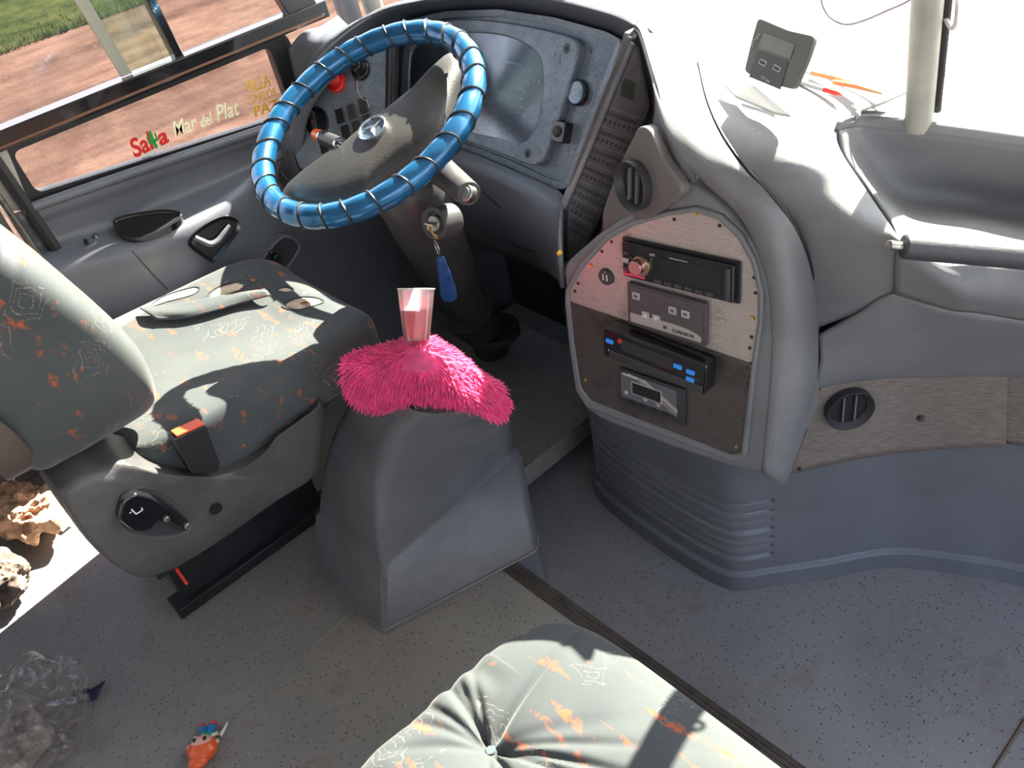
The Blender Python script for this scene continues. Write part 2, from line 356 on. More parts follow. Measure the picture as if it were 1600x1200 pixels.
# left body wall below the window sill and around it
WF=Frame((XW,0,0),(0,1,0),(0,0,1))
CEIL=mat('ceiling_lining',(.45,.45,.44),.8)
bm=quadbm([(-2.2,-2.6,2.05),(1.1,-2.6,2.05),(1.1,1.35,2.05),(-2.2,1.35,2.05)],.04,V((0,0,-1))); st(link('ceiling',bm,CEIL,smooth=False))
bm=quadbm([(-2.2,-2.6,-.1),(1.1,-2.6,-.1),(1.1,-2.6,2.05),(-2.2,-2.6,2.05)],.04,V((0,1,0))); st(link('wall_rear',bm,CEIL,smooth=False))
bm=B()
add_poly(bm,[(1.1,-2.6,-.15),(1.1,.4,-.15),(1.1,.4,.75),(1.1,-2.6,.75)],(-1,0,0),.04)
add_poly(bm,[(1.1,-2.6,1.85),(1.1,1.7,1.85),(1.1,1.4,2.07),(1.1,-2.6,2.07)],(-1,0,0),.04)
add_poly(bm,[(1.1,.3,.7),(1.1,.42,.7),(1.1,.42,1.9),(1.1,.3,1.9)],(-1,0,0),.04)
st(link('wall_right',bm,CEIL,smooth=False))
# lower pane opening and slide window, measured on the wall plane
pane=WF.pts([(18,238),(420,73),(456,176),(57,301)])
band_t=WF.pts([(0,198),(480,9)]); 
bt=band_t[0][1]; pb=[p for p in pane]
ya,yb=-.32,1.25
def wpt(a,b): return (a,b)
# black frame around the lower pane
sill=[(ya-.5,.835),(.27,.833),(.86,.775),(1.3,.73)]
inner=rnd([pane[0],pane[1],pane[2],pane[3]],.018,5)
ztop=(band_t[0][1]+band_t[1][1])/2
yl=pane[0][0]-.055; yr=pane[1][0]+.05
outer_c=[(yl,ztop-.035),(yr,ztop-.035),(yr+.05,pane[2][1]-.06),(yl+.03,pane[3][1]-.05)]
outer=rnd(outer_c,.018,5)
bm=B(); ring_band(bm,WF,outer,inner,.005,.03)
wf=st(link('window_2',bm,BLK,smooth=False,bev=.002))
bm=B(); fpoly(bm,WF,inner,-.012,.004); adopt(wf,link('pane',bm,GSIDE,smooth=False))
# rail between lower pane and sliding window
bm=B(); fpoly(bm,WF,[(-1.2,ztop-.038),(yr+.12,ztop-.038),(yr+.12,ztop),(-1.2,ztop)],.022,.05)
adopt(wf,link('window_rail',bm,BLKG,smooth=False,bev=.003))
bm=B(); fpoly(bm,WF,[(-1.2,ztop-.032),(yr+.1,ztop-.032),(yr+.1,ztop-.027),(-1.2,ztop-.027)],.024,.004)
adopt(wf,link('rail_channel',bm,mat('rusty_channel',(.16,.07,.04),.6),smooth=False))
# sliding window
div=WF.hit(262,52); 
bm=B()
fpoly(bm,WF,[(div[0]-.008,ztop-.005),(div[0]+.012,ztop-.005),(div[0]-.03,ztop+.5),(div[0]-.05,ztop+.5)],.012,.03)
fpoly(bm,WF,[(yr+.02,ztop-.005),(yr+.10,ztop-.005),(yr-.1,ztop+.62),(yr-.18,ztop+.62)],.014,.03)
fpoly(bm,WF,[(-1.2,ztop+.50),(yr,ztop+.50),(yr,ztop+.56),(-1.2,ztop+.56)],.012,.03)
sw=st(link('window_1',bm,BLKG,smooth=False,bev=.002))
bm=B(); fpoly(bm,WF,[(div[0]-.02,ztop-.002),(div[0]-.06,ztop+.5),(-1.2,ztop+.5),(-1.2,ztop-.002)],-.022,.004); adopt(sw,link('rear_pane',bm,GSIDE,smooth=False))
g1=WF.hit(205,115); 
bm=B(); fpoly(bm,WF,[(div[0]-.002,ztop+.004),(div[0]-.045,ztop+.5),(g1[0]-.075,ztop+.5),(g1[0]-.008,ztop+.004)],-.008,.004); adopt(sw,link('sliding_pane',bm,GSLIDE,smooth=False))
bm=B(); fpoly(bm,WF,[(g1[0]-.02,ztop+.002),(g1[0]+.004,ztop+.002),(g1[0]-.055,ztop+.5),(g1[0]-.085,ztop+.5)],-.006,.006); adopt(sw,link('pane_edge_seal',bm,mat('clear_edge_seal',(.42,.42,.36),.3,trans=.4),smooth=False))
bm=B(); fpoly(bm,WF,[(div[0]+.004,ztop),(yr+.06,ztop),(yr-.14,ztop+.5),(div[0]-.04,ztop+.5)],-.018,.004); adopt(sw,link('front_pane',bm,GSIDE,smooth=False))
# stickers on the lower pane
def at_w(px,py): return WF.hit(px,py)
def wrot(p,q): a,b=WF.hit(*p),WF.hit(*q); return math.atan2(b[1]-a[1],b[0]-a[0]), math.dist(a,b)
WFv=Frame((XW,0,0),(0,1,0),(0,0,1))
def sticker(nm,label):
    o=bpy.data.objects.new(nm,None); COL.objects.link(o); o.location=WF.p(*at_w(240,230),-.01); bpy.context.view_layer.update(); return tag(o,label,'sticker')
RS=mat('red_sticker',(.65,.03,.02),.4); GS=mat('green_sticker',(.02,.30,.05),.4); YS=mat('pale_yellow_sticker',(.95,.95,.62),.5); GOLD=mat('gold_sticker',(.85,.48,.06),.4)
st1=sticker('window_sticker','red SALTA sticker with green cactus, leftmost on the lower side pane')
r_,L=wrot((212,238),(262,214))
def wt(t,p,q,size,m,root,bold=.0015,shear=.2):
    (a0,b0),(a1,b1)=WF.hit(*p),WF.hit(*q); return text(WF,t,(a0+a1)/2,(b0+b1)/2,size,m,root,d=-.0105,rot=math.atan2(b1-b0,a1-a0),bold=bold,shear=shear,fit=math.hypot(a1-a0,b1-b0))
wt('Sal',(208,237),(242,220),.056,RS,st1,.0016); wt('a',(249,219),(264,212),.050,RS,st1,.0016)
bm=B(); c0,c1=at_w(244,225); 
fpoly(bm,WF,rnd([(c0-.004,c1-.012),(c0+.004,c1-.012),(c0+.004,c1+.028),(c0-.004,c1+.028)],.004),-.0095,.001)
for s in(-1,1):
    fpoly(bm,WF,rnd([(c0+s*.003,c1+.002),(c0+s*.012,c1+.002),(c0+s*.012,c1+.02),(c0+s*.008,c1+.02),(c0+s*.008,c1+.008),(c0+s*.003,c1+.008)],.001),-.0095,.001)
adopt(st1,link('cactus',bm,GS,smooth=False))
wt('tan linda que enamora',(224,247),(264,226),.012,mat('white_sticker',(.7,.7,.7),.4),st1,.0005,0)
st2=sticker('window_sticker','pale yellow Mar del Plata lettering in the middle of the side pane')
wt('Mar',(273,206),(311,192),.050,YS,st2,.0005,.3); wt('del',(316,194),(336,185),.036,YS,st2,.0005,.3); wt('Plat',(340,181),(377,169),.052,YS,st2,.0005,.3)
st3=sticker('window_sticker','gold hand lettered VILLA CARLOS PAZ sticker by the front edge of the side pane')
wt('VILLA',(387,140),(425,126),.040,GOLD,st3,.0006,.1); wt('CARLOS',(392,158),(434,145),.028,GOLD,st3,.0003,.1); wt('PAZ',(400,177),(440,163),.034,GOLD,st3,.0010,.1)
# wall below the window: one smooth moulded door with a ledge
def D(px,py,x): return Xp(px,py,x)
zs=[.86,.80,.76,.735,.71,.66,.5,.2,-.1]
door_cols=[]   # along y
led=[(.245,.078,.728),(.30,.082,.722),(.40,.10,.706),(.50,.105,.70),(.60,.09,.694),(.70,.06,.69),(.80,.02,.69),(.95,0,.69),(1.3,0,.69),(1.52,0,.69)]
rows=[]
for y,dpt,z in led:
    zt=z+.012+ (.03 if y<.35 else .0)
    top=np.interp(y,[.2,.27,.86,1.3],[.84,.835,.775,.74])
    rows.append([V((XW+.012,y,top)),V((XW+.016,y,top-.02)),V((XW+.008,y,(top+z)/2+.01)),V((XW+.010,y,z+.022)),V((XW+.02+dpt*.35,y,z+.012)),V((XW+.01+dpt*.85,y,z+.004)),V((XW+.015+dpt,y,z-.02)),V((XW+.012+dpt,y,z-.10)),V((XW+.01+dpt*.8,y,.3)),V((XW+.01+dpt*.6,y,ZL))])
dm=link('door_1',patch(rows,8,6),PLS,solid=.01); st(dm)
# the window step ridge along the sill
bm=B(); tube(bm,[WF.p(.262,.838,.02),WF.p(.5,.816,.022),WF.p(.86,.778,.02),WF.p(1.15,.75,.01)],.011,10,smooth=6); adopt(dm,link('sill_ridge',bm,PLS))
# rear end face of armrest block
bm=B(); add_poly(bm,[(XW,.243,.74),(XW+.09,.243,.72),(XW+.092,.243,.45),(XW+.07,.243,0),(XW,.243,0)],(0,-1,0),.01); adopt(dm,link('end_cap',bm,mat('end_cap_brown',(.10,.075,.06),.5),smooth=False))
bpy.context.view_layer.update()
def on_obj(o,px,py,up=.0):
    d=ray(px,py).normalized(); h,l,n,_=o.ray_cast(O,d)
    return l-d*up if h else None
q=[p for p in (on_obj(dm,x,y,.001) for x,y in((206,392),(222,410),(240,430),(262,452))) if p]
if len(q)>2:
    bm=B(); tube(bm,q,.0014,6); adopt(dm,link('panel_seam',bm,PLD))
# pocket recess and inside handle
LF=Frame((XW+.06,.5,.722),(0,1,0),(-.7,0,.25))
def oval_on(fr,pxs,r=.012):
    return [(p.x,p.y) for p in crm([V((*p,0)) for p in fr.pts(pxs)],4,True)]
pk=oval_on(LF,[(178,352),(205,340),(255,333),(284,337),(280,350),(245,370),(200,378)])
bm=B(); ring_band(bm,LF,pk,shrink(pk,.008),.012,.02,.002); adopt(dm,link('pocket_rim',bm,BLKG,bev=.002))
bm=B(); fpoly(bm,LF,shrink(pk,.006),.007,.003); adopt(dm,link('pocket',bm,BLK,smooth=False))
HF=Frame(Xp(335,372,XW+.115),(0,1,-.02),(-.12,0,1))
hd=oval_on(HF,[(292,383),(298,365),(325,345),(350,336),(368,342),(372,358),(352,385),(332,408),(322,406)],.014)
bm=B(); ring_band(bm,HF,hd,shrink(hd,.009),.012,.03,.003); hr=adopt(dm,link('handle_surround',bm,BLKG,bev=.002))
bm=B(); fpoly(bm,HF,shrink(hd,.007),.004,.003); adopt(dm,link('handle_recess',bm,BLK,smooth=False))
bm=B(); q=[HF.p(*HF.hit(x,y,.012),.012) for x,y in((304,371),(315,376),(328,381),(340,376),(350,364),(359,352))]
tube(bm,q,[.006,.007,.008,.008,.007,.005],8,smooth=4); adopt(dm,link('door_handle',bm,PLS))
# lock knob dimple and screw
LB=Frame(Zp(135,385,.725),(0,1,0),(-1,0,0.05))
bm=B(); fcyl(bm,LB,0,0,.028,.024,-.012,.004,24,.6); adopt(dm,link('lock_boss',bm,PLS,bev=.003))
bm=B(); fcyl(bm,LB,.004,0,.004,.004,0,.016,12); adopt(dm,link('lock_pin',bm,BLK))
bm=B(); fcyl(bm,LB,*LB.hit(150,370),.007,.005,-.01,.006,12); adopt(dm,link('screw',bm,STEEL))
# kick panel with grille/outlets at front of door
KF=Frame(Xp(430,400,XW+.075),(0,1,-.12),(0,.1,1))
kp=oval_on(KF,[(402,412),(432,372),(452,368),(466,380),(462,396),(440,425),(410,440)],.014)
bm=B(); ring_band(bm,KF,kp,shrink(kp,.006),.012,.03,.001); kk=adopt(dm,link('kick_panel',bm,PLS,bev=.002))
bm=B(); fpoly(bm,KF,shrink(kp,.005),.008,.004); adopt(dm,link('kick_plate',bm,PLD,smooth=False))
bm=B()
for x,y,r in((428,402,.014),(419,393,.008),(405,432,.012)): fcyl(bm,KF,*KF.hit(x,y),r,r*.8,.006,.02,20)
adopt(dm,link('kick_knob',bm,BLK,bev=.002))
# door rear jamb + rear wall section behind the door
bm=B(); 
add_poly(bm,[(-2.42,-2.6,-.1),(-2.42,.22,-.1),(-2.42,.22,.83),(-2.42,-2.6,.83)],(1,0,0),.03)
add_poly(bm,[(-2.44,-2.6,.83),(-2.44,.16,.83),(XW-.03,.16,.83),(XW-.03,-2.6,.83)],(0,0,1),.03)
add_poly(bm,[(-2.44,.22,-.1),(-2.20,.22,-.1),(-2.20,.22,.83),(-2.44,.22,.83)],(0,-1,0),.03)
add_poly(bm,[(XW-.03,-2.6,1.6),(XW-.03,1.4,1.6),(XW-.03,1.4,2.06),(XW-.03,-2.6,2.06)],(1,0,0),.04)
wl=st(link('wall_left',bm,mat('wall_lining',(.16,.15,.145),.6,var=.1),smooth=False))
bm=B(); j0=Xp(0,262,XW+.02); j1=Xp(150,482,XW+.03)
tube(bm,[j0+(j0-j1)*.4,j0,j1,j1+(j1-j0)*2],.013,8); adopt(wl,link('door_seal',bm,RUB))
bm=B(); q=V((0,-.035,0)); tube(bm,[j0+q+(j0-j1)*.4,j0+q,j1+q,j1+q+(j1-j0)*2],.008,8); adopt(wl,link('jamb_strip',bm,STEEL))
bm=B(); add_poly(bm,[Xp(-40,180,XW+.01),Xp(12,235,XW+.01),Xp(52,330,XW+.01),Xp(14,330,XW+.01),Xp(-40,250,XW+.01)],(1,0,0),.03); adopt(wl,link('jamb_plate',bm,PILL,smooth=False,bev=.004))
# footwell front bulkhead, left front moulding (A pillar foot)
bm=quadbm([(-2.1,1.46,ZL),(1.1,1.46,ZL),(1.1,1.46,.80),(-2.1,1.46,.80)],.03,V((0,-1,0))); st(link('wall_front',bm,CARP,smooth=False))
bm=patch([[Xp(452,75,XW+.01),Xp(478,50,XW+.04),Xp(500,48,XW+.05),Xp(530,30,XW+.05)],
          [Xp(462,110,XW+.01),Xp(476,85,XW+.05),Xp(500,66,XW+.09),Xp(545,45,XW+.11)],
          [Xp(470,150,XW+.01),Xp(488,110,XW+.05),Xp(505,80,XW+.11),Xp(560,58,XW+.15)],
          [Xp(472,200,XW+.01),Xp(485,150,XW+.05),Xp(500,120,XW+.11),Xp(560,90,XW+.18)]],5,5)
st(link('trim_4',bm,PLS,solid=.01))
bm=B(); p0=Yp(558,60,1.28); p1=Yp(520,-60,1.20); tube(bm,[p0,p1],.032,12); st(link('trim_5',bm,PLS))
bm=B(); p0=Yp(590,30,1.36); p1=Yp(560,-60,1.30); tube(bm,[p0,p1],.028,12); st(link('trim_6',bm,PILL))
# ground outside
bm=quadbm([(-40,-30,-1.25),(40,-30,-1.25),(40,50,-1.25),(-40,50,-1.25)],.1,V((0,0,1))); st(link('ground',bm,DIRT,smooth=False))
g0=Zp(0,85,-1.25); g1_=Zp(170,25,-1.25); gd=(g1_-g0).normalized(); gn=V((-gd.y,gd.x,0)); 
bm=B(); a=g0-gd*10; b=g0+gd*25; add_poly(bm,[a+V((0,0,.01)),b+V((0,0,.01)),b+gn*14+V((0,0,.6)),a+gn*14+V((0,0,.6))],(0,0,1),.02)
gv=st(link('ground_verge',bm,GRASS,smooth=False))
bm=B()
for i in range(16000):
    p=g0-gd*4+gd*random.random()*14+gn*(random.random()**1.5*5-.1); h=random.uniform(.03,.13); an=random.random()*6.28; wv=V((math.cos(an),math.sin(an),0))*random.uniform(.004,.010); tp=V((random.uniform(-.05,.05),random.uniform(-.05,.05),h))
    q=[bm.verts.new(p-wv),bm.verts.new(p+wv),bm.verts.new(p+tp)]; bm.faces.new(q)
tag(link('grass',bm,GRASS,smooth=False),'green grass growing on the verge beyond the dirt road','grass',kind='stuff')
# windscreen: two panes and centre pillar
GW=Frame((-.6,1.72,.82),(1,0,0),(0,-.30,1))
bm=B(); fpoly(bm,GW,[(-1.4,-.2),(1.7,-.2),(1.7,1.25),(-1.4,1.25)],0,.005)
ws=st(link('window_3',bm,GWIND,smooth=False))
pb_=Zp(1437,172,.905); 
top=P(1452,-40,'y',pb_.y-.12)
bm=B(); tube(bm,[pb_-V((0,0,.03)),pb_,top,top+(top-pb_)*3.2],.020,20); pil=tag(link('windscreen_pillar',bm,PILL),'grey upright centre pillar rising from the dashboard top at the windscreen','pillar')
pr=V(R@np.array([1,0,0])); off=pr*.026
bm=B(); tube(bm,[pb_+off,top+off,top+off+(top-pb_)*3.2],.006,8); adopt_=link('rubber_seal',bm,RUB); adopt_.parent=pil
# ================================================================ DASHBOARD
dash=thing('dashboard','moulded grey dashboard with instrument binnacle, centre stack and open tray under the windscreen','dashboard',(-1.0,1.1,ZL))
def dp(name,bm,m,**k): return adopt(dash,link(name,bm,m,**k))
SF=Frame((-1.02,.86,.405),(.342,.04,0),(0,.05,.42))          # stack face
CF=Frame(O+(V((-1.4,1.0,.76))-O)*1.10,(1,0,0),(0,.12,.24))                 # instrument face
def Y3(l): return [Yp(*q) for q in l]
# foot of the dashboard on the lower floor
ft=[Zp(x,y,ZL) for x,y in [(943,780),(1000,830),(1080,885),(1130,912),(1160,918),(1200,912),(1280,900),(1390,882),(1500,893),(1600,912)]]
ft=[ft[0]+V((-.03,.30,0)),ft[0]+V((-.018,.04,0))]+ft+[ft[-1]+V((.25,.08,0)),ft[-1]+V((.7,.12,0)),ft[-1]+V((1.3,.14,0))]
path=crm(ft,14)
iend=min(range(len(path)),key=lambda i:(path[i]-Zp(1205,912,ZL)).length)
istart=min(range(len(path)),key=lambda i:(path[i]-Zp(943,780,ZL)).length)-5
bm=B(); zs=list(np.arange(ZL,.475,.0028)); ctr=[-.005+.0262*k for k in range(7)]
vs=[]
for i,p in enumerate(path):
    t=(path[min(i+1,len(path)-1)]-path[max(i-1,0)]).normalized(); n=V((t.y,-t.x,0))
    if n.dot(V((0,0,0))-p)<0: pass
    col=[]
    for z in zs:
        dsp=-.012*max(0,(z-ZL))/.5 -.0
        if z<ZL+.052: dsp+=.010*min(1,(ZL+.052-z)/.006)
        k=1.0 if istart<i<=iend else 0.0
        if k:
            m_=min(abs(z-c) for c in ctr)
            if m_<.0062: dsp-=.008*k*(1-(m_/.0062)**2)
        col.append(bm.verts.new(V((p.x,p.y,z))+n*dsp))
    vs.append(col)
for i in range(len(vs)-1):
    for j in range(len(zs)-1): bm.faces.new([vs[i][j],vs[i+1][j],vs[i+1][j+1],vs[i][j+1]])
plinth=dp('lower_body',bm,PLS)
# stack face slab
def SFpts(l,d=0): return SF.pts(l,d)
face=[(879,415),(883,455),(893,530),(905,610),(914,636),(935,655),(1050,700),(1165,738),(1200,742),(1214,700),(1216,600),(1214,520),(1205,450),(1182,385),(1130,322),(1075,280),(990,330),(930,370)]
bm=B(); fpoly(bm,SF,rnd(SFpts(face),.02,3),0,.16); dp('stack_body',bm,PL,bev=.009,seg=3)
# side of the stack: face edge -> rounded shoulder -> seam
seam=[(1082,70,'z',.975),(1090,98,'z',.970),(1105,160,'z',.950),(1130,215,'z',.93),(1170,270,'z',.905),(1200,300,'z',.88),(1250,370,'x',-.615),(1275,460,'x',-.618),(1281,560,'x',-.632),(1268,640,'x',-.645),(1236,732,'x',-.66)]
seam3=[P(*q) for q in seam]
ridge=[Zp(990,44,1.005),Zp(1000,60,1.0),Zp(1020,130,.985),Zp(1036,195,.950),Zp(1066,250,.912)]+[SF.p(*SF.hit(x,y,.002),.002) for x,y in((1105,290),(1160,345),(1196,430),(1206,530),(1200,640),(1190,738))]
mid=[]
for k,(a,b) in enumerate(zip(ridge,seam3)):
    m_=(a+b)/2; f_=[.0,.003,.004,.006,.010,.016,.028,.038,.045,.045,.04][k]
    dirn=(O-m_).normalized(); mid.append(m_+ (V((.62,-.25,.55)).normalized() if k<7 else V((.8,-.55,.1)).normalized())*f_)
q1=[(a*.55+m_*.45)+V((.35,-.5,.3)).normalized()*[.0,.001,.002,.003,.006,.010,.014,.018,.018,.018,.016][k] for k,(a,m_) in enumerate(zip(ridge,mid))]
inn=[s+V((-.05,.10,-.02)) for s in seam3]
bm=patch([[r+V((-.01,.03,-.004)) for r in ridge],ridge,q1,mid,[s+V((.0,0,.0)) for s in seam3],[s+V((-.035,.012,-.01)) for s in seam3]],6,6)
dp('stack_shoulder',bm,PL,solid=.006)
# upper face carrying the key pad and round vent
KP=Frame(Yp(885,330,1.01),Yp(1010,168,1.045)-Yp(900,400,.92),Yp(985,70,1.13)-Yp(885,330,1.01))
kq=lambda x,y:KP.p(*KP.hit(x,y,-.003),-.003)
sq_=lambda x,y:SF.p(*SF.hit(x,y,-.004),-.004)
A=[kq(975,52),kq(968,80),kq(945,140),kq(915,220),kq(884,312),kq(880,370),kq(882,412),sq_(886,436)]
Bq=[kq(996,60),kq(1012,85),kq(1018,170),kq(996,230),kq(965,300),kq(935,360),kq(908,408),sq_(905,420)]
C_=[ridge[0],ridge[1],ridge[2],ridge[3],ridge[4],sq_(1080,285),sq_(1010,335),sq_(950,370)]
bm=patch([[a+V((-.02,.07,-.01)) for a in A],A,Bq,C_],6,6); dp('upper_face',bm,PL,solid=.006)
# binnacle hood
inner_=[Yp(468,262,.86),Yp(456,225,.85),Yp(466,165,.88),Yp(495,118,.92),Yp(545,72,.99),Yp(598,42,1.06),Yp(640,24,1.11)]+[CF.p(*CF.hit(x,y,0),0) for x,y in((700,13),(780,10),(870,23),(945,44),(972,58))]
outer_=[Yp(452,278,.85),Yp(440,235,.84),Yp(452,160,.86),Yp(486,100,.90),Yp(540,50,.97),Yp(598,19,1.03),Yp(655,5,1.06),Yp(705,-1,1.065),Yp(790,-4,1.07),Yp(880,8,1.075),Yp(955,28,1.075),Yp(992,46,1.06)]
o2_=[q+V((-.01,.03,.006)) for q in outer_]
bk=[V((-1.95,.95,.70)),V((-1.95,.95,.76)),V((-1.94,1.0,.84)),V((-1.93,1.08,.90)),V((-1.88,1.2,.95)),V((-1.78,1.3,.98)),V((-1.65,1.33,1.0)),V((-1.5,1.35,1.01)),V((-1.33,1.36,1.01)),V((-1.15,1.35,1.0)),V((-1.05,1.28,.985)),V((-1.0,1.22,.98))]
KK=[1,1,1,1.005,1.03,1.07,1.10]+[1.10]*5
inner_=[O+(q-O)*(k if i<7 else 1) for i,(q,k) in enumerate(zip(inner_,KK))]
outer_=[O+(q-O)*k for q,k in zip(outer_,KK)]
o2_=[q+V((-.01,.03,.004)) for q in outer_]; bk=[q+V((0,.02,-.055 if i>4 else -.01)) for i,q in enumerate(bk)]
bm=patch([[q+V((0,.02,-.03)) for q in inner_],inner_,outer_,o2_,bk,[q+V((0,.3,-.04)) for q in bk]],6,4); dp('binnacle_hood',bm,PLS,solid=.008)
# top pad from the seam to the windscreen, around the tray
T=[[Yp(1281,520,1.045),Yp(1335,490,1.05),Yp(1400,455,1.05)],
   [Yp(1276,440,1.015),Yp(1330,420,1.01),Yp(1402,405,1.015)],
   [Yp(1250,370,.985),Yp(1325,365,.99),Yp(1404,374,1.0)],
   [Zp(1200,300,.88),Yp(1280,290,1.01),Yp(1357,302,1.06)],
   [Zp(1170,270,.905),Yp(1240,250,1.0),Yp(1314,236,1.09)],
   [Zp(1130,215,.93),Yp(1215,195,1.05),Yp(1309,203,1.14)],
   [Zp(1105,160,.95),Yp(1210,150,1.14),Yp(1335,180,1.19)],
   [Zp(1090,98,.97),Zp(1220,110,.925),Zp(1400,152,.905)],
   [V((-.98,1.32,.955)),V((-.85,1.38,.93)),V((-.6,1.40,.905))],
   [V((-1.0,1.62,.90)),V((-.85,1.64,.88)),V((-.6,1.66,.86))]]
T=[[r[0]+V((-.022,.002,-.007))]+r[1:] for r in T]
dp('top_pad',patch(T,8,6),PL,solid=.008)
# seam groove
bm=B(); tube(bm,[q+V((.0015,0,.0015)) for q in seam3[1:]],.0022,6,smooth=8); dp('seam_gap',bm,BLK)
tr=[[Yp(1311,204,1.135),Yp(1345,198,1.19),Yp(1450,208,1.225),Yp(1600,229,1.255),Yp(1760,255,1.28),Yp(2000,300,1.30)],
    [Yp(1322,245,1.125),Yp(1372,258,1.20),Yp(1470,265,1.245),Yp(1600,285,1.275),Yp(1760,305,1.30),Yp(2000,350,1.32)],
    [Yp(1368,305,1.115),Yp(1415,320,1.20),Yp(1500,322,1.255),Yp(1600,337,1.285),Yp(1760,360,1.31),Yp(2000,410,1.33)],
    [Yp(1398,350,1.03),Yp(1445,362,1.08),Yp(1520,368,1.12),Yp(1600,380,1.15),Yp(1760,400,1.19),Yp(2000,450,1.22)],
    [Yp(1404,380,1.0),Yp(1458,410,1.03),Yp(1530,414,1.07),Yp(1600,422,1.11),Yp(1760,440,1.15),Yp(2000,490,1.19)]]
dp('tray',patch(tr,8,6),PL,solid=-.006)
lip=[[q+V((0,0,.002)) for q in tr[-1]],
    [Yp(1402,402,1.012),Yp(1490,448,1.035),Yp(1540,455,1.065),Yp(1600,464,1.10),Yp(1760,480,1.15),Yp(2000,520,1.2)],
    [Yp(1400,455,1.05),Yp(1480,478,1.08),Yp(1530,484,1.11),Yp(1600,495,1.145),Yp(1760,510,1.19),Yp(2000,550,1.24)]]
dp('tray_lip',patch(lip,8,5),PL,solid=.006)
fr_=[[Yp(1281,520,1.045),Yp(1335,490,1.05),Yp(1400,455,1.05),Yp(1480,478,1.08),Yp(1600,495,1.145),Yp(1760,510,1.19),Yp(2000,550,1.24)],
     [Yp(1281,560,1.055),Yp(1340,540,1.085),Yp(1410,528,1.12),Yp(1490,530,1.165),Yp(1600,540,1.22),Yp(1760,550,1.27),Yp(2000,580,1.31)],
     [Yp(1271,598,1.068),Yp(1345,584,1.13),Yp(1420,578,1.19),Yp(1500,577,1.24),Yp(1600,580,1.295),Yp(1760,590,1.35),Yp(2000,610,1.41)],
     [Yp(1268,606,1.09),Yp(1345,592,1.16),Yp(1420,586,1.22),Yp(1500,585,1.27),Yp(1600,588,1.33),Yp(1760,600,1.38),Yp(2000,620,1.44)]]
dp('front_panel',patch(fr_,8,6),PL,solid=.006)
pad=[tr[0],[q+V((0,.012,.012)) for q in tr[0]],[Yp(1335,180,1.19),Yp(1370,175,1.215),Yp(1460,180,1.26),Yp(1600,196,1.29),Yp(1760,220,1.32),Yp(2000,260,1.34)],
     [V((-.6,1.40,.905)),V((-.55,1.41,.90)),V((-.4,1.42,.9)),V((-.2,1.42,.9)),V((.1,1.42,.9)),V((.6,1.42,.9))],[V((-.6,1.66,.86)),V((-.5,1.66,.86)),V((-.4,1.66,.86)),V((-.2,1.66,.86)),V((.1,1.66,.86)),V((.6,1.66,.86))]]
dp('rear_pad',patch(pad,8,5),PL,solid=.008)
# grained trim panel on the passenger side with round vent
def wallhit(px,py,out):
    best=None; r=ray(px,py)
    for a,b in zip(path[:-1],path[1:]):
        t=(b-a).normalized(); n=V((t.y,-t.x,0)); A_=a+n*out; den=r.dot(n)
        if abs(den)<1e-6: continue
        k=(A_-O).dot(n)/den; h=O+r*k; s=(h-a).dot(t)/(b-a).length
        if k>0 and -.05<=s<=1.05 and h.y>.9 and (best is None or k<best[0]): best=(k,h,n)
    return best
topl=[(x,float(np.interp(x,[1273,1350,1450,1600],[598,585,580,583]))) for x in np.linspace(1273,1600,14)]; botl=[(x,float(np.interp(x,[1232,1290,1350,1400,1450,1520,1600],[742,728,716,709,704,699,697]))) for x in np.linspace(1232,1600,14)]
rws=[]
ot=.001
for l in (topl,botl):
    rws.append([wallhit(x,y,ot)[1] for x,y in l])
ex=[rws[0][-1]+V((.35,.08,.02)),rws[1][-1]+V((.35,.08,.02))]
rws[0].append(ex[0]); rws[1].append(ex[1])
bm=patch([rws[0],[(a*2+b)/3 for a,b in zip(*rws)],[(a+b*2)/3 for a,b in zip(*rws)],rws[1]],3,4); dp('grained_trim',bm,WOOD,solid=-.004)
k_,h_,n_=wallhit(1325,636,.004); VF=Frame(h_,(n_.y*-1,n_.x,0),(0,0,1))
def vent(fr,rad,nm,slats=2,parent=None,ang=0.0,tk=1):
    bm=B(); n=40; o=[(rad*math.cos(t),rad*math.sin(t)) for t in [2*math.pi*i/n for i in range(n)]]
    ring_band(bm,fr,o,[(x*.74,y*.74) for x,y in o],.016,.020,.013); v=dp(nm,bm,PLD if nm=='round_vent' else PLD,bev=.002)
    bm=B(); fcyl(bm,fr,0,0,rad*.76,rad*.76,-.004,.0012,28); x=link('vent_throat',bm,BLK,smooth=False); adopt(v,x)
    for k in range(slats):
        a=(k-(slats-1)/2)*rad*.5; hh=math.sqrt(max(.0001,(rad*.74)**2-a*a))
        bm=B(); fbox(bm,fr,a,0,rad*.07,2*hh*.96,.008,.007,rot=ang); adopt(v,link('vent_blade',bm,mat('vent_grey',(.16,.16,.17),.4),smooth=False,bev=.001))
    return v
vent(VF,.044,'round_vent',2)
for x,y,r in((1278,607,.0065),(1439,654,.008),(1249,733,.004)):
    k_,h_,n_=wallhit(x,y,.003); f2=Frame(h_,(-n_.y,n_.x,0),(0,0,1)); bm=B(); fcyl(bm,f2,0,0,r,r*.6,-.002,.004,16); dp('trim_screw',bm,mat('bronze_screw',(.12,.09,.08),.35,.5))
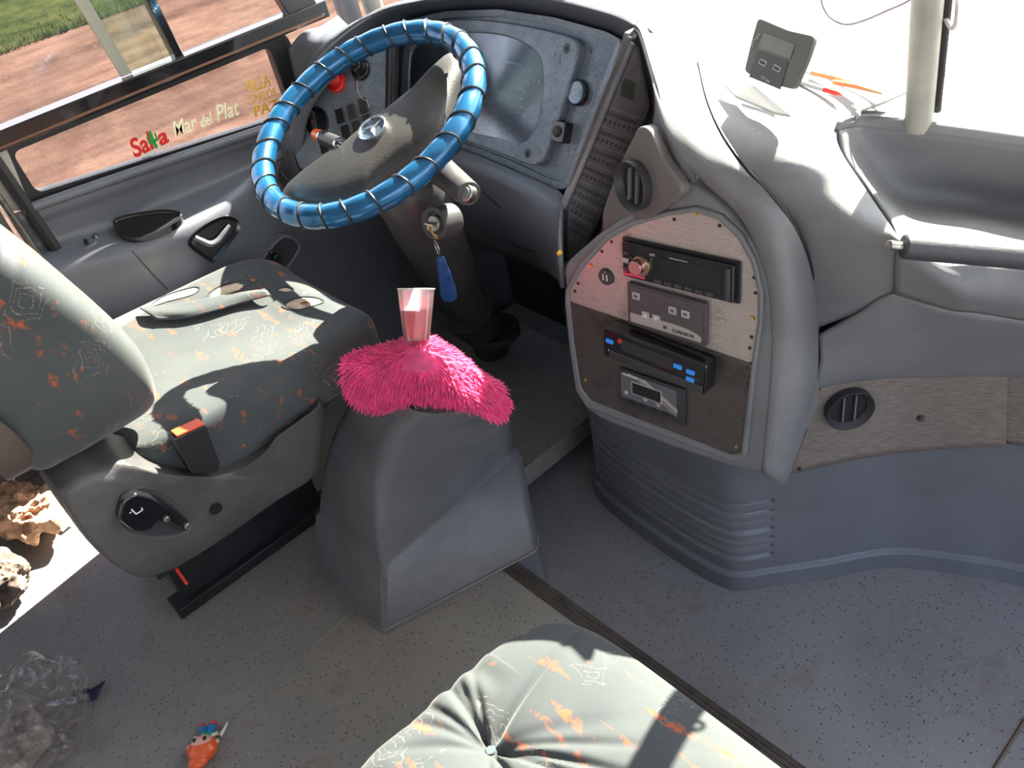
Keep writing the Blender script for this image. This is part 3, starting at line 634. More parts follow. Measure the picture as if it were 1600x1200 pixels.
# round vent on the stack and its recess panel
TV=Frame(Yp(1000,287,.935),(.95,-.20,0),(.05,.12,.9))
rec=TV.pts([(945,370),(985,362),(1060,312),(1070,298),(1065,285),(1040,250),(1018,200),(1003,195),(975,250),(945,330)],0)
bm=B(); fpoly(bm,TV,rnd(rec,.012,4),.006,.02); dp('vent_panel',bm,mat('warm_grey_trim',(.14,.125,.12),.5,bump=.3,bscale=500),bev=.003)
v_=vent(Frame(TV.p(0,0,.008),TV.u,TV.v),.040,'round_vent',2)
# aluminium radio plate, upper light piece and lower dark piece
plate_up=[(893,470),(893,452),(915,415),(955,372),(992,352),(1045,336),(1090,330),(1125,342),(1155,370),(1177,410),(1187,455),(1186,500),(1176,566)]
plate_lo=[(893,470),(1176,566),(1160,708),(1140,706),(1040,668),(925,624),(910,604),(900,540)]
bm=B(); fpoly(bm,SF,rnd(SFpts(plate_up),.006,2),.003,.004); dp('upper_plate',bm,ALU,smooth=False)
bm=B(); fpoly(bm,SF,rnd(SFpts(plate_lo),.006,2),.0035,.004); dp('lower_plate',bm,ALUD,smooth=False)
# raised lip round the plates
lipo=SFpts([(886,470),(887,450),(910,408),(952,364),(990,344),(1045,328),(1090,321),(1130,333),(1162,364),(1184,406),(1195,455),(1194,500),(1184,566),(1168,712),(1150,720),(1040,678),(920,634),(903,608),(893,540)])
lipi=SFpts([(893,470),(893,452),(915,415),(955,372),(992,352),(1045,336),(1090,330),(1125,342),(1155,370),(1177,410),(1187,455),(1186,500),(1176,566),(1160,706),(1145,708),(1040,668),(925,624),(910,604),(900,540)])
bm=B(); ring_band(bm,SF,lipo,lipi,.008,.012,.001); dp('plate_bezel',bm,PL,bev=.003)
for x,y,bright in [(1087,333,1),(1053,343,0),(1124,353,0),(955,378,0),(940,393,0),(923,415,1),(903,443,0),(898,455,0),(1178,434,0),(1180,458,0),(1176,497,1),(1174,527,0),(1171,544,0),(1167,575,0),(914,594,1),(1151,698,1),(1163,657,0),(908,555,0),(1168,600,0)]:
    a,b=SF.hit(x,y,.004)
    bm=B(); fcyl(bm,SF,a,b,.0042 if bright else .0032,.003 if bright else .0028,.003,.0065 if bright else .0042,12); dp('plate_screw',bm,BRASS if bright else BLK)
# twin charging socket
bm=B(); c=SF.hit(948,432,.004); fcyl(bm,SF,*c,.0155,.0145,.003,.009,28); us=dp('charging_socket',bm,PLD,bev=.001)
bm=B()
for s in(-1,1): fbox(bm,SF,c[0]+s*.004,c[1],.0035,.012,.0098,.001)
fcyl(bm,SF,c[0],c[1]+.0105,.0015,.0015,.009,.0096,8); adopt(us,link('socket_slots',bm,GRYP,smooth=False))
# key pad of fuse and lamp symbols
kp_=[(990,66),(997,72),(1014,165),(1008,182),(905,408),(888,412),(884,400),(884,325),(890,310)]
kpo=rnd(KP.pts(kp_,.01),.006,3)
bm=B(); fpoly(bm,KP,kpo,.010,.02); key=dp('symbol_panel',bm,mat('symbol_panel_grey',(.27,.26,.27),.35,var=.15,vscale=30),bev=.002)
kpi=shrink(kpo,.0045); bm=B(); ring_band(bm,KP,kpo,kpi,.0135,.006,.001); adopt(key,link('panel_rim',bm,PLS,bev=.001))
# printed rows of pictograms
rowl=[((950,177),(1000,195)),((938,206),(987,225)),((926,235),(973,252)),((915,262),(958,281)),((903,290),(944,310)),((897,318),(932,337)),((893,345),(920,362))]
bm=B(); bl=B()
DPK=.0112
for (a,b) in rowl:
    p0=KP.hit(*a,DPK); p1=KP.hit(*b,DPK); n=8 if a[1]<300 else 6
    for i in range(n):
        for off,sc in((0,1),(.35,.6)):
            t=i/(n-1); x=p0[0]*(1-t)+p1[0]*t; y=p0[1]*(1-t)+p1[1]*t
            ww=math.dist(p0,p1)/n; an=math.atan2(p1[1]-p0[1],p1[0]-p0[0])
            q=KP.hit(a[0]*(1-t)+b[0]*t-3.5*(off>0),a[1]*(1-t)+b[1]*t+11*(off>0),DPK)
            kq=rnd([(q[0]-ww*.26,q[1]-.004*sc),(q[0]+ww*.26,q[1]-.004*sc),(q[0]+ww*.26,q[1]+.004*sc),(q[0]-ww*.26,q[1]+.004*sc)],.001,2)
            ring_band(bm,KP,kq,shrink(kq,.0009),DPK,.0006)
    q0=KP.hit(a[0]-2,a[1]-11,DPK); q1=KP.hit(b[0]+4,b[1]-9,DPK); tube(bl,[KP.p(*q0,DPK-.0006),KP.p(*q1,DPK-.0006)],.0009,5)
adopt(key,link('pictograms',bm,mat('pictogram_print',(.05,.05,.055),.5),smooth=False)); adopt(key,link('row_lines',bl,mat('row_line',(.55,.54,.55),.5)))
bm=B(); fpoly(bm,KP,rnd(KP.pts([(972,128),(978,122),(993,130),(990,158),(970,150)],.0115),.003),.0115,.001); adopt(key,link('small_display',bm,mat('green_display',(.10,.13,.10),.2)))
# ---- instrument cluster
clus=[(612,60),(616,42),(640,31),(700,18),(780,15),(870,28),(950,50),(972,62),(971,76),(894,284),(884,297),(862,292),(800,262),(745,240),(700,226),(620,205),(611,190)]
co=rnd(CF.pts(clus,.004),.01,3)
bm=B(); fpoly(bm,CF,co,.002,.03); ip=dp('instrument_panel',bm,FILM,smooth=False)
bm=B(); ring_band(bm,CF,co,shrink(co,.014),.010,.012,.003); adopt(ip,link('panel_frame',bm,FILM,bev=.003))
bez=[(630,80),(640,50),(680,34),(740,30),(800,36),(860,48),(893,58),(905,70),(902,92),(880,165),(855,238),(846,254),(830,258),(790,243),(740,224),(690,206),(636,190),(626,170)]
bo=CF.pts(bez,.02)
lens=[(640,92),(655,66),(690,54),(740,51),(790,57),(825,72),(842,90),(847,115),(846,150),(838,190),(828,212),(815,223),(800,223),(770,214),(735,207),(700,196),(650,185),(640,165)]
lo=CF.pts(lens,.02)
bo2=crm([V((*p,0)) for p in bo],3,True); lo2=crm([V((*p,0)) for p in lo],3,True); bo2=[(p.x,p.y) for p in bo2]; lo2=[(p.x,p.y) for p in lo2]
bm=B(); ring_band(bm,CF,bo2,lo2,.022,.022,.002); adopt(ip,link('cluster_bezel',bm,FILM,bev=.004,seg=3))
bm=B(); fpoly(bm,CF,shrink(lo2,-.001),.0035,.002); adopt(ip,link('gauge_face',bm,mat('gauge_face',(.07,.08,.10),.4),smooth=False))
bm=B(); fpoly(bm,CF,shrink(lo2,-.001),.017,.0015); adopt(ip,link('gauge_lens',bm,GLENS,smooth=False))
def gauge(px,py,r,nt=13,ndl=2.4):
    c=CF.hit(px,py,.005); bm=B(); fcyl(bm,CF,*c,r,r*.97,.0035,.0065,40); g=adopt(ip,link('gauge',bm,mat('gauge_dark',(.02,.02,.025),.4),bev=.0008))
    bm=B()
    for k in range(nt):
        t=math.radians(225-270*k/(nt-1)); fbox(bm,CF,c[0]+math.cos(t)*r*.86,c[1]+math.sin(t)*r*.86,r*.14,r*.04,.0072,.0005,rot=t)
    adopt(g,link('tick_marks',bm,WHT,smooth=False))
    bm=B(); fbox(bm,CF,c[0]+math.cos(ndl)*r*.4,c[1]+math.sin(ndl)*r*.4,r*.85,r*.045,.009,.001,rot=ndl); fcyl(bm,CF,*c,r*.12,r*.1,.0065,.011,14); adopt(g,link('needle',bm,mat('needle',(.7,.25,.1),.4),smooth=False))
gauge(672,130,.045); gauge(745,150,.030,9); gauge(838,160,.050,13,3.9)
bm=B(); fpoly(bm,CF,rnd(CF.pts([(770,98),(828,104),(826,142),(768,136)],.006),.004),.006,.003); ds=adopt(ip,link('display',bm,mat('lcd_grey',(.20,.21,.24),.3),smooth=False))
bm=B(); fbox(bm,CF,*CF.hit(798,98,.007),.07,.005,.0075,.001); adopt(ip,link('display_bar',bm,GRYP,smooth=False))
bm=B()
for i in range(9):
    q=CF.hit(740+i*9.5,199+i*2.2,.006); fbox(bm,CF,q[0],q[1],.008,.005,.006,.001)
adopt(ip,link('warning_lamps',bm,mat('lamp_symbols',(.11,.11,.12),.4),smooth=False))
for x,y in((886,76),(825,240)):
    c=CF.hit(x,y,.02); bm=B(); fcyl(bm,CF,*c,.011,.009,.0195,.0225,20); h=adopt(ip,link('screw_cup',bm,mat('screw_cup',(.09,.09,.095),.4),bev=.001)); bm=B(); fcyl(bm,CF,*c,.0045,.004,.0225,.0238,10); adopt(h,link('screw',bm,PLD))
c=CF.hit(903,145,.008); bm=B(); fcyl(bm,CF,*c,.026,.024,.002,.014,36,1); g=adopt(ip,link('round_indicator',bm,BLKG,bev=.002)); bm=B(); fcyl(bm,CF,*c,.0205,.0205,.0145,.0155,32); adopt(g,link('indicator_glass',bm,mat('sky_glass',(.12,.25,.38),.08,coat=1)))
bm=B(); fbox(bm,CF,c[0],c[1]+.008,.012,.0012,.0165,.0008,rot=.9);fbox(bm,CF,c[0]+.005,c[1]+.008,.012,.0012,.0165,.0008,rot=-.9);fbox(bm,CF,c[0]-.001,c[1]-.004,.022,.0012,.0165,.0008,rot=.6); adopt(g,link('wiper_symbol',bm,WHT,smooth=False))
c=CF.hit(878,206,.012); bm=B(); fbox(bm,CF,*c,.038,.042,.026,.026,.006); g=adopt(ip,link('dimmer_switch',bm,BLKG,bev=.002)); bm=B(); fcyl(bm,CF,*c,.012,.009,.026,.032,22); adopt(g,link('dimmer_knob',bm,PLD,bev=.001))
# underside of the binnacle
U=[Y3([(590,198,1.09),(680,225,1.09),(740,243,1.085),(820,276,1.075),(872,300,1.06),(885,312,1.03)]),
   Y3([(590,225,1.06),(680,250,1.06),(740,268,1.055),(820,305,1.04),(868,335,1.0),(881,350,.965)]),
   Y3([(600,300,1.08),(690,315,1.08),(750,330,1.08),(820,360,1.04),(866,385,.96),(880,400,.90)]),
   Y3([(620,360,1.30),(700,372,1.28),(760,385,1.26),(830,410,1.2),(870,430,1.05),(884,450,.90)])]
dp('binnacle_underside',patch(U,6,6),PLS,solid=.008)
bm=B(); tube(bm,Y3([(745,292,1.0),(790,330,1.04),(840,352,1.02),(872,358,.98)]),.0022,6,smooth=6); tube(bm,Y3([(770,345,1.1),(820,372,1.08),(872,372,1.0)]),.0025,6,smooth=6); tube(bm,Y3([(750,330,1.1),(800,380,1.12),(860,400,1.02)]),.003,6,smooth=6); dp('loose_wires',bm,PLD)
bm=B(); f3=Frame(Yp(876,394,.893),(1,0,0),(0,0,1)); fcyl(bm,f3,0,0,.005,.003,0,.008,14); dp('yellow_button',bm,mat('yellow_button',(.8,.45,.03),.4))
# stack left flank
bm=B(); add_poly(bm,[SF.p(*SF.hit(883,455,-.02),-.02),SF.p(*SF.hit(918,640,-.02),-.02),SF.p(*SF.hit(918,640,-.02),-.02)+V((0,.5,0)),SF.p(*SF.hit(883,455,-.02),-.02)+V((0,.5,0))],(-1,0,0),.01); dp('stack_flank',bm,PLS,smooth=False)
# ---- left switch panel
LP=Frame(Yp(462,240,.855),Yp(600,186,1.0)-Yp(462,240,.855),Yp(597,78,1.075)-Yp(600,186,1.0))
lpo=rnd(LP.pts([(458,240),(462,180),(490,135),(535,95),(585,62),(606,52),(604,190),(585,203),(540,240),(490,270),(468,268)]),.02,4)
bm=B(); fpoly(bm,LP,shrink(lpo,-.012),-.004,.03); sp_=dp('switch_panel',bm,PLD,bev=.006)
bm=B(); fpoly(bm,LP,shrink(lpo,.004),.001,.006); adopt(sp_,link('panel_film',bm,FILM,smooth=False))
bm=B(); ring_band(bm,LP,shrink(lpo,-.014),shrink(lpo,.0),.012,.016,.008); adopt(sp_,link('panel_rim',bm,PLD,bev=.003))
c=LP.hit(496,191,.004); bm=B(); n=36; o_=[(c[0]+.030*math.cos(t),c[1]+.036*math.sin(t)) for t in [2*math.pi*i/n for i in range(n)]]
ring_band(bm,LP,o_,shrink(o_,.005),.010,.01,.002); k0=adopt(sp_,link('light_switch',bm,BLKG,bev=.001)); bm=B(); fpoly(bm,LP,shrink(o_,.004),.003,.002); adopt(k0,link('switch_dial',bm,BLK,smooth=False)); bm=B(); fbox(bm,LP,c[0]-.004,c[1],.013,.054,.018,.016,.005); adopt(k0,link('switch_grip',bm,PLD,bev=.002)); bm=B(); fbox(bm,LP,c[0]-.004,c[1],.003,.005,.0185,.001); adopt(k0,link('grip_mark',bm,REDP,smooth=False))
for x,y,m_ in((531,181,BLK),(549,174,PLD),(567,165,PLD),(540,207,BLK),(557,200,PLD),(506,228,BLK),(574,190,PLD)):
    bm=B(); c=LP.hit(x,y,.004); fbox(bm,LP,*c,.021,.034,.006,.006,.003); adopt(sp_,link('rocker_switch',bm,m_,bev=.001))
for x,y,m_,nm in((525,125,REDP,'red_knob'),(563,105,BLKG,'black_knob')):
    c=LP.hit(x,y,.02); bm=B(); fcyl(bm,LP,*LP.hit(x+1,y+4,.004),.026,.022,.002,.012,24); fcyl(bm,LP,*c,.010,.016,.01,.03,24); fcyl(bm,LP,*c,.016,.012,.03,.042,24); adopt(sp_,link(nm,bm,m_,bev=.002))
bm=B(); tube(bm,[LP.p(*LP.hit(x,y,.006),.006) for x,y in((559,122),(558,140),(565,153),(573,158),(577,168))],.0012,6,smooth=5); adopt(sp_,link('loose_wire',bm,mat('tan_wire',(.45,.35,.3),.5)))
# lower moulding under switch panel to side
dp('side_moulding',patch([Y3([(438,262,.82),(470,290,.84),(540,262,.90),(600,215,.97)]),Y3([(442,290,.83),(480,312,.86),(540,300,.94),(600,260,1.02)]),Y3([(470,330,.95),(500,350,1.0),(560,345,1.1),(620,330,1.2)])],6,6),PLD,solid=.006)
# ================================================================ DEVICES IN THE STACK
def local(fr,tl,tr_,bl,d=0):
    """frame whose (0,0)-(1 m) axes start at the bottom-left corner of a device on the stack face"""
    a=V((*fr.hit(*tl,d),0)); b=V((*fr.hit(*tr_,d),0)); c=V((*fr.hit(*bl,d),0))
    o=fr.p(c.x,c.y,d); u=fr.p(b.x,b.y,d)-fr.p(a.x,a.y,d); v=fr.p(a.x,a.y,d)-o
    f=Frame(o,u,v); return f,u.length,abs(v.dot(f.v))
def dev(name,label,cat,fr): 
    return thing(name,label,cat,fr.o)
def dbox(root,name,fr,m,a,b,w_,h,d,th,r=.001,bev=.0006,parent=None,rot=0):
    bm=B(); fbox(bm,fr,a,b,w_,h,d,th,r,rot); o=link(name,bm,m,bev=bev)
    adopt(root,o)
    if parent: o.parent=parent; o.matrix_parent_inverse=parent.matrix_parent_inverse.copy() if False else Matrix(); 
    return o
class Dev:
    def __init__(s,name,label,cat,fr,w_,h): s.f=fr; s.w=w_; s.h=h; s.root=thing(name,label,cat,fr.o)
    def box(s,name,m,x,y,w_,h,d,th,r=.001,bev=.0006,parent=None,rot=0):
        bm=B(); fbox(bm,s.f,x*s.w,y*s.h,w_*s.w,h*s.h,d,th,r,rot); o=link(name,bm,m,bev=bev); return s._p(o,parent)
    def cyl(s,name,m,x,y,r1,r2,d1,d2,parent=None):
        bm=B(); fcyl(bm,s.f,x*s.w,y*s.h,r1,r2,d1,d2); return s._p(link(name,bm,m,bev=.0005),parent)
    def poly(s,name,m,pts,d,th,parent=None,r=0):
        bm=B(); fpoly(bm,s.f,[(x*s.w,y*s.h) for x,y in pts],d,th,r); return s._p(link(name,bm,m,smooth=False),parent)
    def txt(s,t,x,y,size,m,d,parent=None,**k):
        o=text(s.f,t,x*s.w,y*s.h,size,m,None,d=d,**k); return s._p(o,parent)
    def _p(s,o,parent):
        adopt(s.root,o)
        if parent:
            o.parent=parent; o.matrix_parent_inverse=Matrix()   # parent carries the root's inverse already
            o.matrix_parent_inverse=(Matrix.Translation(s.root.location)@parent.matrix_parent_inverse).inverted()
        return o
f_,w_,h_=local(SF,(985,372),(1168,412),(979,428),.004)
r=Dev('car_radio','black car radio with shiny round volume knob, topmost device in the centre stack','car radio',f_,w_,h_)
r.box('sleeve',BLK,.5,.5,1.02,1.05,.004,.004,.003); fc=r.box('faceplate',BLKG,.5,.5,.97,.92,.014,.012,.004,.002)
r.box('display',mat('radio_display',(.012,.013,.016),.1,coat=.6),.62,.52,.5,.52,.0152,.002,.002,parent=fc)
r.cyl('volume_ring',mat('bronze_ring',(.35,.28,.22),.25,.9),.20,.46,.0185,.0175,.014,.020); r.cyl('volume_knob',mat('spun_metal_knob',(.85,.5,.48),.18,1),.185,.47,.0135,.0125,.020,.031)
for i,(x,y,ww,hh,m_) in enumerate([(.05,.70,.055,.10,PLD),(.05,.50,.06,.12,GRYP),(.05,.30,.055,.10,PLD),(.105,.60,.03,.10,PLD),(.105,.36,.03,.10,PLD)]): r.box('button',m_,x,y,ww,hh,.0165,.003,.001)
r.box('accent_strip',mat('red_accent',(.8,.05,.12),.3),.12,.13,.2,.06,.0152,.002,.001)
for i in range(6): r.box('preset_button',mat('preset_grey',(.05,.05,.055),.3),.34+i*.09,.13,.065,.09,.0156,.002,.001)
r.box('top_line',GRYP,.53,.83,.16,.018,.0158,.001,.0002); r.box('side_bracket',mat('bracket_gloss',(.05,.05,.055),.15,coat=.5),.945,.5,.03,.8,.019,.01,.002); r.box('media_slot',BLK,.86,.5,.05,.6,.0155,.001,.002)
r.txt('MP3',.30,.80,.006,GRYP,.0150)
f_,w_,h_=local(SF,(993,440),(1118,474),(987,502),.004)
c=Dev('climate_controller','dark climate control keypad with silver curved stripe, directly under the car radio','climate control',f_,w_,h_)
fc=c.box('faceplate',mat('plum_grey_plastic',(.07,.058,.062),.35),.5,.5,1,1,.010,.0095,.003,.0015); c.box('inset_membrane',mat('membrane',(.085,.07,.075),.3),.5,.52,.92,.86,.0112,.002,.003)
SILV=mat('silver_stripe',(.42,.39,.37),.4,.3)
c.poly('curved_stripe',SILV,[(.04,.10),(.95,.10),(.96,.20),(.90,.27),(.78,.32),(.6,.345),(.4,.34),(.2,.32),(.04,.31)],.0122,.001)
for x,y,t in((.13,.76,''),(.60,.66,''),(.76,.66,''),(.25,.36,'up'),(.39,.36,'down')):
    k=c.box('key',mat('key_grey',(.38,.37,.37),.4),x,y,.10,.17,.0135,.002,.002)
    if t:
        s_=1 if t=='up' else -1; c.poly('arrow',mat('arrow_white',(.7,.7,.7),.4),[(x-.028,y-.04*s_),(x+.028,y-.04*s_),(x,y+.05*s_)],.0142,.0006,parent=k)
    else: c.box('key_symbol',mat('key_symbol',(.12,.12,.12),.4),x,y,.05,.07,.0142,.0006,.0005,parent=k)
c.txt('CLIMABUSS',.73,.19,.0085,mat('dark_print',(.05,.045,.045),.5),.0126,bold=.0001); c.box('logo_square',mat('dark_print',(.05,.045,.045),.5),.50,.205,.045,.07,.0126,.0006,.0008)
f_,w_,h_=local(SF,(943,508),(1104,569),(945,554),.034)
t=Dev('tachograph','slim black recorder with blue buttons and a red lamp, below the climate keypad','tachograph',f_,w_,h_)
b0=t.box('housing',BLKG,.5,.5,1,1,.004,.034,.006,.003); t.box('drawer_slot',mat('slot_dark',(.03,.03,.032),.3),.44,.62,.52,.34,.0052,.002,.002); t.box('lower_flap',PLD,.52,.18,.92,.26,.007,.004,.004,.002)
for x,y in((.07,.60),(.745,.64),(.865,.62),(.865,.38)): t.box('blue_button',BLUB,x,y,.075,.13,.0072,.003,.002)
t.cyl('red_lamp',mat('red_lamp',(.6,.03,.02),.3),.175,.74,.0045,.004,.004,.0075)
t.box('maker_mark',WHT,.085,.27,.065,.05,.0052,.001,.0004)
f_,w_,h_=local(SF,(976,572),(1079,607),(975,624),.0)
m=Dev('sign_controller','small control unit with dark display and diagonal stripes, lowest device in the centre stack','sign controller',f_,w_,h_)
m.box('housing',PLD,.5,.5,1,1.02,.012,.0085,.003,.0015); m.box('front_label',mat('label_grey',(.11,.12,.13),.3),.46,.58,.86,.72,.0132,.001,.001)
m.poly('diagonal_stripe',mat('stripe_silver',(.45,.41,.36),.35,.3),[(.30,.93),(.42,.93),(.90,.42),(.90,.30)],.0138,.0006); m.poly('thin_stripe',mat('stripe_silver',(.45,.41,.36),.35,.3),[(.24,.93),(.27,.93),(.90,.24),(.90,.21)],.0138,.0006)
m.box('display_frame',GRYP,.44,.60,.47,.36,.0144,.001,.001); m.box('display',BLK,.44,.60,.44,.31,.015,.001,.001)
m.txt('mobitec',.20,.93,.0105,WHT,.0146,bold=.0001)
for x,y in((.42,.36),(.62,.34)): m.poly('arrow_key',GRYP,[(x-.04,y+.04),(x+.04,y+.04),(x,y-.05)],.0144,.001)
m.cyl('round_key',GRYP,.12,.40,.0042,.0035,.0132,.0165)
for i in range(4): m.box('lower_key',BLK,.2+i*.17,.16,.1,.1,.014,.002,.002)
# ================================================================ STEERING WHEEL
th,ya=1.173,.168
nW=V((math.sin(ya)*math.cos(th),-math.cos(ya)*math.cos(th),math.sin(th)))
cW=V((-1.347,.748,.951)); uW=nW.cross(V((0,0,1))).normalized(); 
WR=Frame(cW,uW,nW.cross(uW)); 
wheel=thing('steering_wheel','large steering wheel wrapped in shiny blue cover with black lacing','steering wheel',cW)
def wp(name,bm,m,**k): return adopt(wheel,link(name,bm,m,**k))
def mk_blue():
    b=NB('blue_vinyl_wrap'); n=b.noise(35,3,.6); n2=b.noise(12,2)
    b.l(b.mix(b.step(n2.outputs[0],.35,.65),(.010,.095,.23),(.016,.15,.34)),b.b.inputs['Base Color']); b.b.inputs['Roughness'].default_value=.25; b.b.inputs['Metallic'].default_value=.45; b.b.inputs['Coat Weight'].default_value=.5; b.b.inputs['Coat Roughness'].default_value=.12
    b.bump(n.outputs[0],.25,.002); return b.m
RM=.2155; rt=.0210; NL=27
bm=B(); n=NL*12; rings=[]
for i in range(n):
    a=2*math.pi*i/n; ph=(i%12)/12; bulge=1+.07*math.sin(math.pi*ph)-.04
    rd=WR.u*math.cos(a)+WR.v*math.sin(a); c_=cW+rd*RM
    rings.append([bm.verts.new(c_+(rd*math.cos(q)+WR.n*math.sin(q))*rt*bulge) for q in [2*math.pi*k/16 for k in range(16)]])
for i in range(n):
    A_,D_=rings[i],rings[(i+1)%n]
    for k in range(16): j=(k+1)%16; bm.faces.new([A_[k],D_[k],D_[j],A_[j]])
wp('rim',bm,mk_blue())
for i in range(NL):
    bm=B(); sk=random.uniform(.035,.075); a0=2*math.pi*(i+random.uniform(-.12,.12))/NL; pts=[]
    for k in range(16):
        q=2*math.pi*k/16; a=a0+sk*math.sin(q+1.2); rd=WR.u*math.cos(a)+WR.v*math.sin(a); pts.append(cW+rd*RM+(rd*math.cos(q)+WR.n*math.sin(q))*(rt*.985+.0008))
    tube(bm,pts,.0022,6,closed=True); wp('lacing_loop',bm,mat('black_lacing',(.02,.02,.02),.35))
# hub pad with its two broad arms
HUBM=mat('worn_hub_plastic',(.036,.033,.031),.5,bump=.5,bscale=350,var=.2,vscale=15)
ds_=-.045
hubp=[(434,309),(442,296),(490,276),(520,243),(555,210),(598,176),(642,140),(675,113),(700,84),(712,74),(722,86),(719,104),(706,135),(694,168),(684,197),(660,226),(620,255),(582,284),(560,302),(520,316),(470,322),(440,320)]
pts=[WR.hit(x,y,ds_) for x,y in hubp]; pts=[(p.x,p.y) for p in crm([V((*p,0)) for p in pts],3,True)]
bm=B(); cen=V((*WR.hit(590,215,ds_),0))
lv=[(0,1.0,-.035),(.006,1.0,-.012),(.012,.97,-.002),(.020,.88,.006),(.026,.70,.012),(.030,.4,.016)]
rings=[]
for _,s_,d_ in lv:
    rings.append([WR.p(cen.x+(x-cen.x)*(s_ if s_>.96 else 1-(1-s_)*.8),cen.y+(y-cen.y)*s_,ds_+d_) for x,y in pts])
loft(bm,rings); wp('hub',bm,HUBM,sub=0)
bm=B(); fcyl(bm,WR,0,0,.055,.07,ds_-.08,ds_-.03,32); wp('hub_boss',bm,PLD)
# raised centre pad & emblem
EM=Frame(WR.p(*WR.hit(583,202,ds_+.018),ds_+.018),WR.u,WR.v)
bm=B(); n=40; o_=[(.029*math.cos(2*math.pi*i/n),.029*math.sin(2*math.pi*i/n)) for i in range(n)]; ring_band(bm,EM,o_,[(x*.87,y*.87) for x,y in o_],.006,.012,.001); em=wp('emblem',bm,CHR,bev=.0008)
bm=B(); fcyl(bm,EM,0,0,.0255,.0255,-.006,.0005,32); adopt(em,link('emblem_disc',bm,mat('blue_grey_disc',(.10,.14,.19),.25,.4)))
em2=B()
a0=math.radians(20)
for k in range(3):
    a=a0+k*2*math.pi/3; L_=.0245; wd=.0055
    tip=EM.p(L_*math.cos(a),L_*math.sin(a),.002); c1=EM.p(wd*math.cos(a+1.05),wd*math.sin(a+1.05),.002); c2=EM.p(wd*math.cos(a-1.05),wd*math.sin(a-1.05),.002); ap=EM.p(0,0,.005)
    v=[em2.verts.new(x) for x in (tip,c1,ap,c2)]; em2.faces.new([v[0],v[1],v[2]]); em2.faces.new([v[0],v[2],v[3]])
adopt(em,link('star',em2,CHR,smooth=False))
for o in em.children: o.matrix_parent_inverse=Matrix()
for o in em.children: o.matrix_parent_inverse=(Matrix.Translation(wheel.location)@em.matrix_parent_inverse).inverted()
# ================================================================ STEERING COLUMN
colm=thing('steering_column','grey steering column shroud with ignition lock below the blue steering wheel','steering column',(-1.4,1.2,0))
def cp(name,bm,m,**k): return adopt(colm,link(name,bm,m,**k))
axis=-nW
def ell(c,u,v,a,b,n=28,e=.75):
    out=[]
    for i in range(n):
        t_=2*math.pi*i/n; x=math.copysign(abs(math.cos(t_))**e,math.cos(t_)); y=math.copysign(abs(math.sin(t_))**e,math.sin(t_)); out.append(c+u*a*x+v*b*y)
    return out
X_=V((1,0,0))
cc=[(Yp(612,262,.80),.062,.055),(Yp(636,296,.815),.078,.062),(Yp(655,330,.84),.085,.062),(Yp(672,372,.875),.082,.060),(Yp(700,425,.93),.070,.055),(Yp(725,478,1.0),.070,.05),(Yp(740,500,1.04),.055,.035)]
bm=B(); rings=[]
for i,(c_,a_,b_) in enumerate(cc):
    t_=(cc[min(i+1,len(cc)-1)][0]-cc[max(i-1,0)][0]).normalized(); v_=t_.cross(X_).normalized(); u_=v_.cross(t_).normalized(); rings.append(ell(c_,u_,v_,a_,b_))
loft(bm,rings); cp('shroud',bm,mat('column_plastic',(.05,.048,.05),.45,bump=.3,bscale=400,var=.25,vscale=14),sub=1)
bm=B(); tube(bm,[cc[-2][0],Yp(760,520,1.10),Yp(775,560,1.22)],[.075,.055,.05],20); tube(bm,[Yp(772,512,1.1)+V((0,0,-.02*k)) for k in range(2)],.07,20)
for k in range(6): tube(bm,[V((-1.19,1.10,.40-.018*k))+V((math.cos(a)*.075,math.sin(a)*.075,0)) for a in [2*math.pi*i/24 for i in range(24)]],.006,6,closed=True)
cp('bellows',bm,RUB)
IG=Frame(Yp(679,349,.772),V((1,.15,0)),V((0,.35,.95)))
bm=B(); n=36; o_=[(.032*math.cos(2*math.pi*i/n),.032*math.sin(2*math.pi*i/n)) for i in range(n)]; ring_band(bm,IG,o_,[(x*.6,y*.6) for x,y in o_],.004,.05,.004); cp('lock_collar',bm,mat('column_plastic',(.05,.048,.05),.45),bev=.003)
bm=B(); fcyl(bm,IG,0,0,.021,.021,-.03,-.004,28); cp('lock_ring',bm,BLK); bm=B(); fcyl(bm,IG,0,0,.0155,.0145,-.01,.004,28); cp('ignition_lock',bm,mat('lock_metal',(.35,.34,.32),.35,.8),bev=.001)
# right knob and left stalk
a_=Yp(690,268,.83); b_=Yp(733,303,.79)
bm=B(); tube(bm,[a_-(b_-a_)*.4,a_,b_],[.034,.028,.022],22); cp('knob_stub',bm,mat('column_plastic',(.05,.048,.05),.45),bev=.002)
KN=Frame(b_,V((1,.1,.0)),V((0,.6,.8))); bm=B(); fcyl(bm,KN,0,0,.0150,.0145,-.006,.010,26); cp('chrome_collar',bm,STEEL,bev=.002); bm=B(); fcyl(bm,KN,0,0,.0105,.010,.009,.0125,22); cp('push_button',bm,mat('grey_button',(.16,.17,.19),.35),bev=.001)
p1=Yp(505,215,.86); p2=Yp(532,227,.85); p3=Yp(570,245,.84); p4=Yp(610,265,.83)
bm=B(); tube(bm,[p4,p3,p2],[.010,.011,.014],16); st_=cp('stalk',bm,BLKG); bm=B(); tube(bm,[p2,p1],[.0165,.0165],18); adopt(colm,link('stalk_grip',bm,PLD)); bm=B(); tube(bm,[p1,p1+(p1-p2)*.45],[.0165,.013],18); cp('stalk_tip',bm,ORG,bev=.002)
bm=B(); q=(p1-p2).normalized(); tube(bm,[p2-q*.004,p2+q*.003],.0172,18); tube(bm,[p1-q*.0,p1-q*.004],.017,18); cp('stalk_rings',bm,CHR)
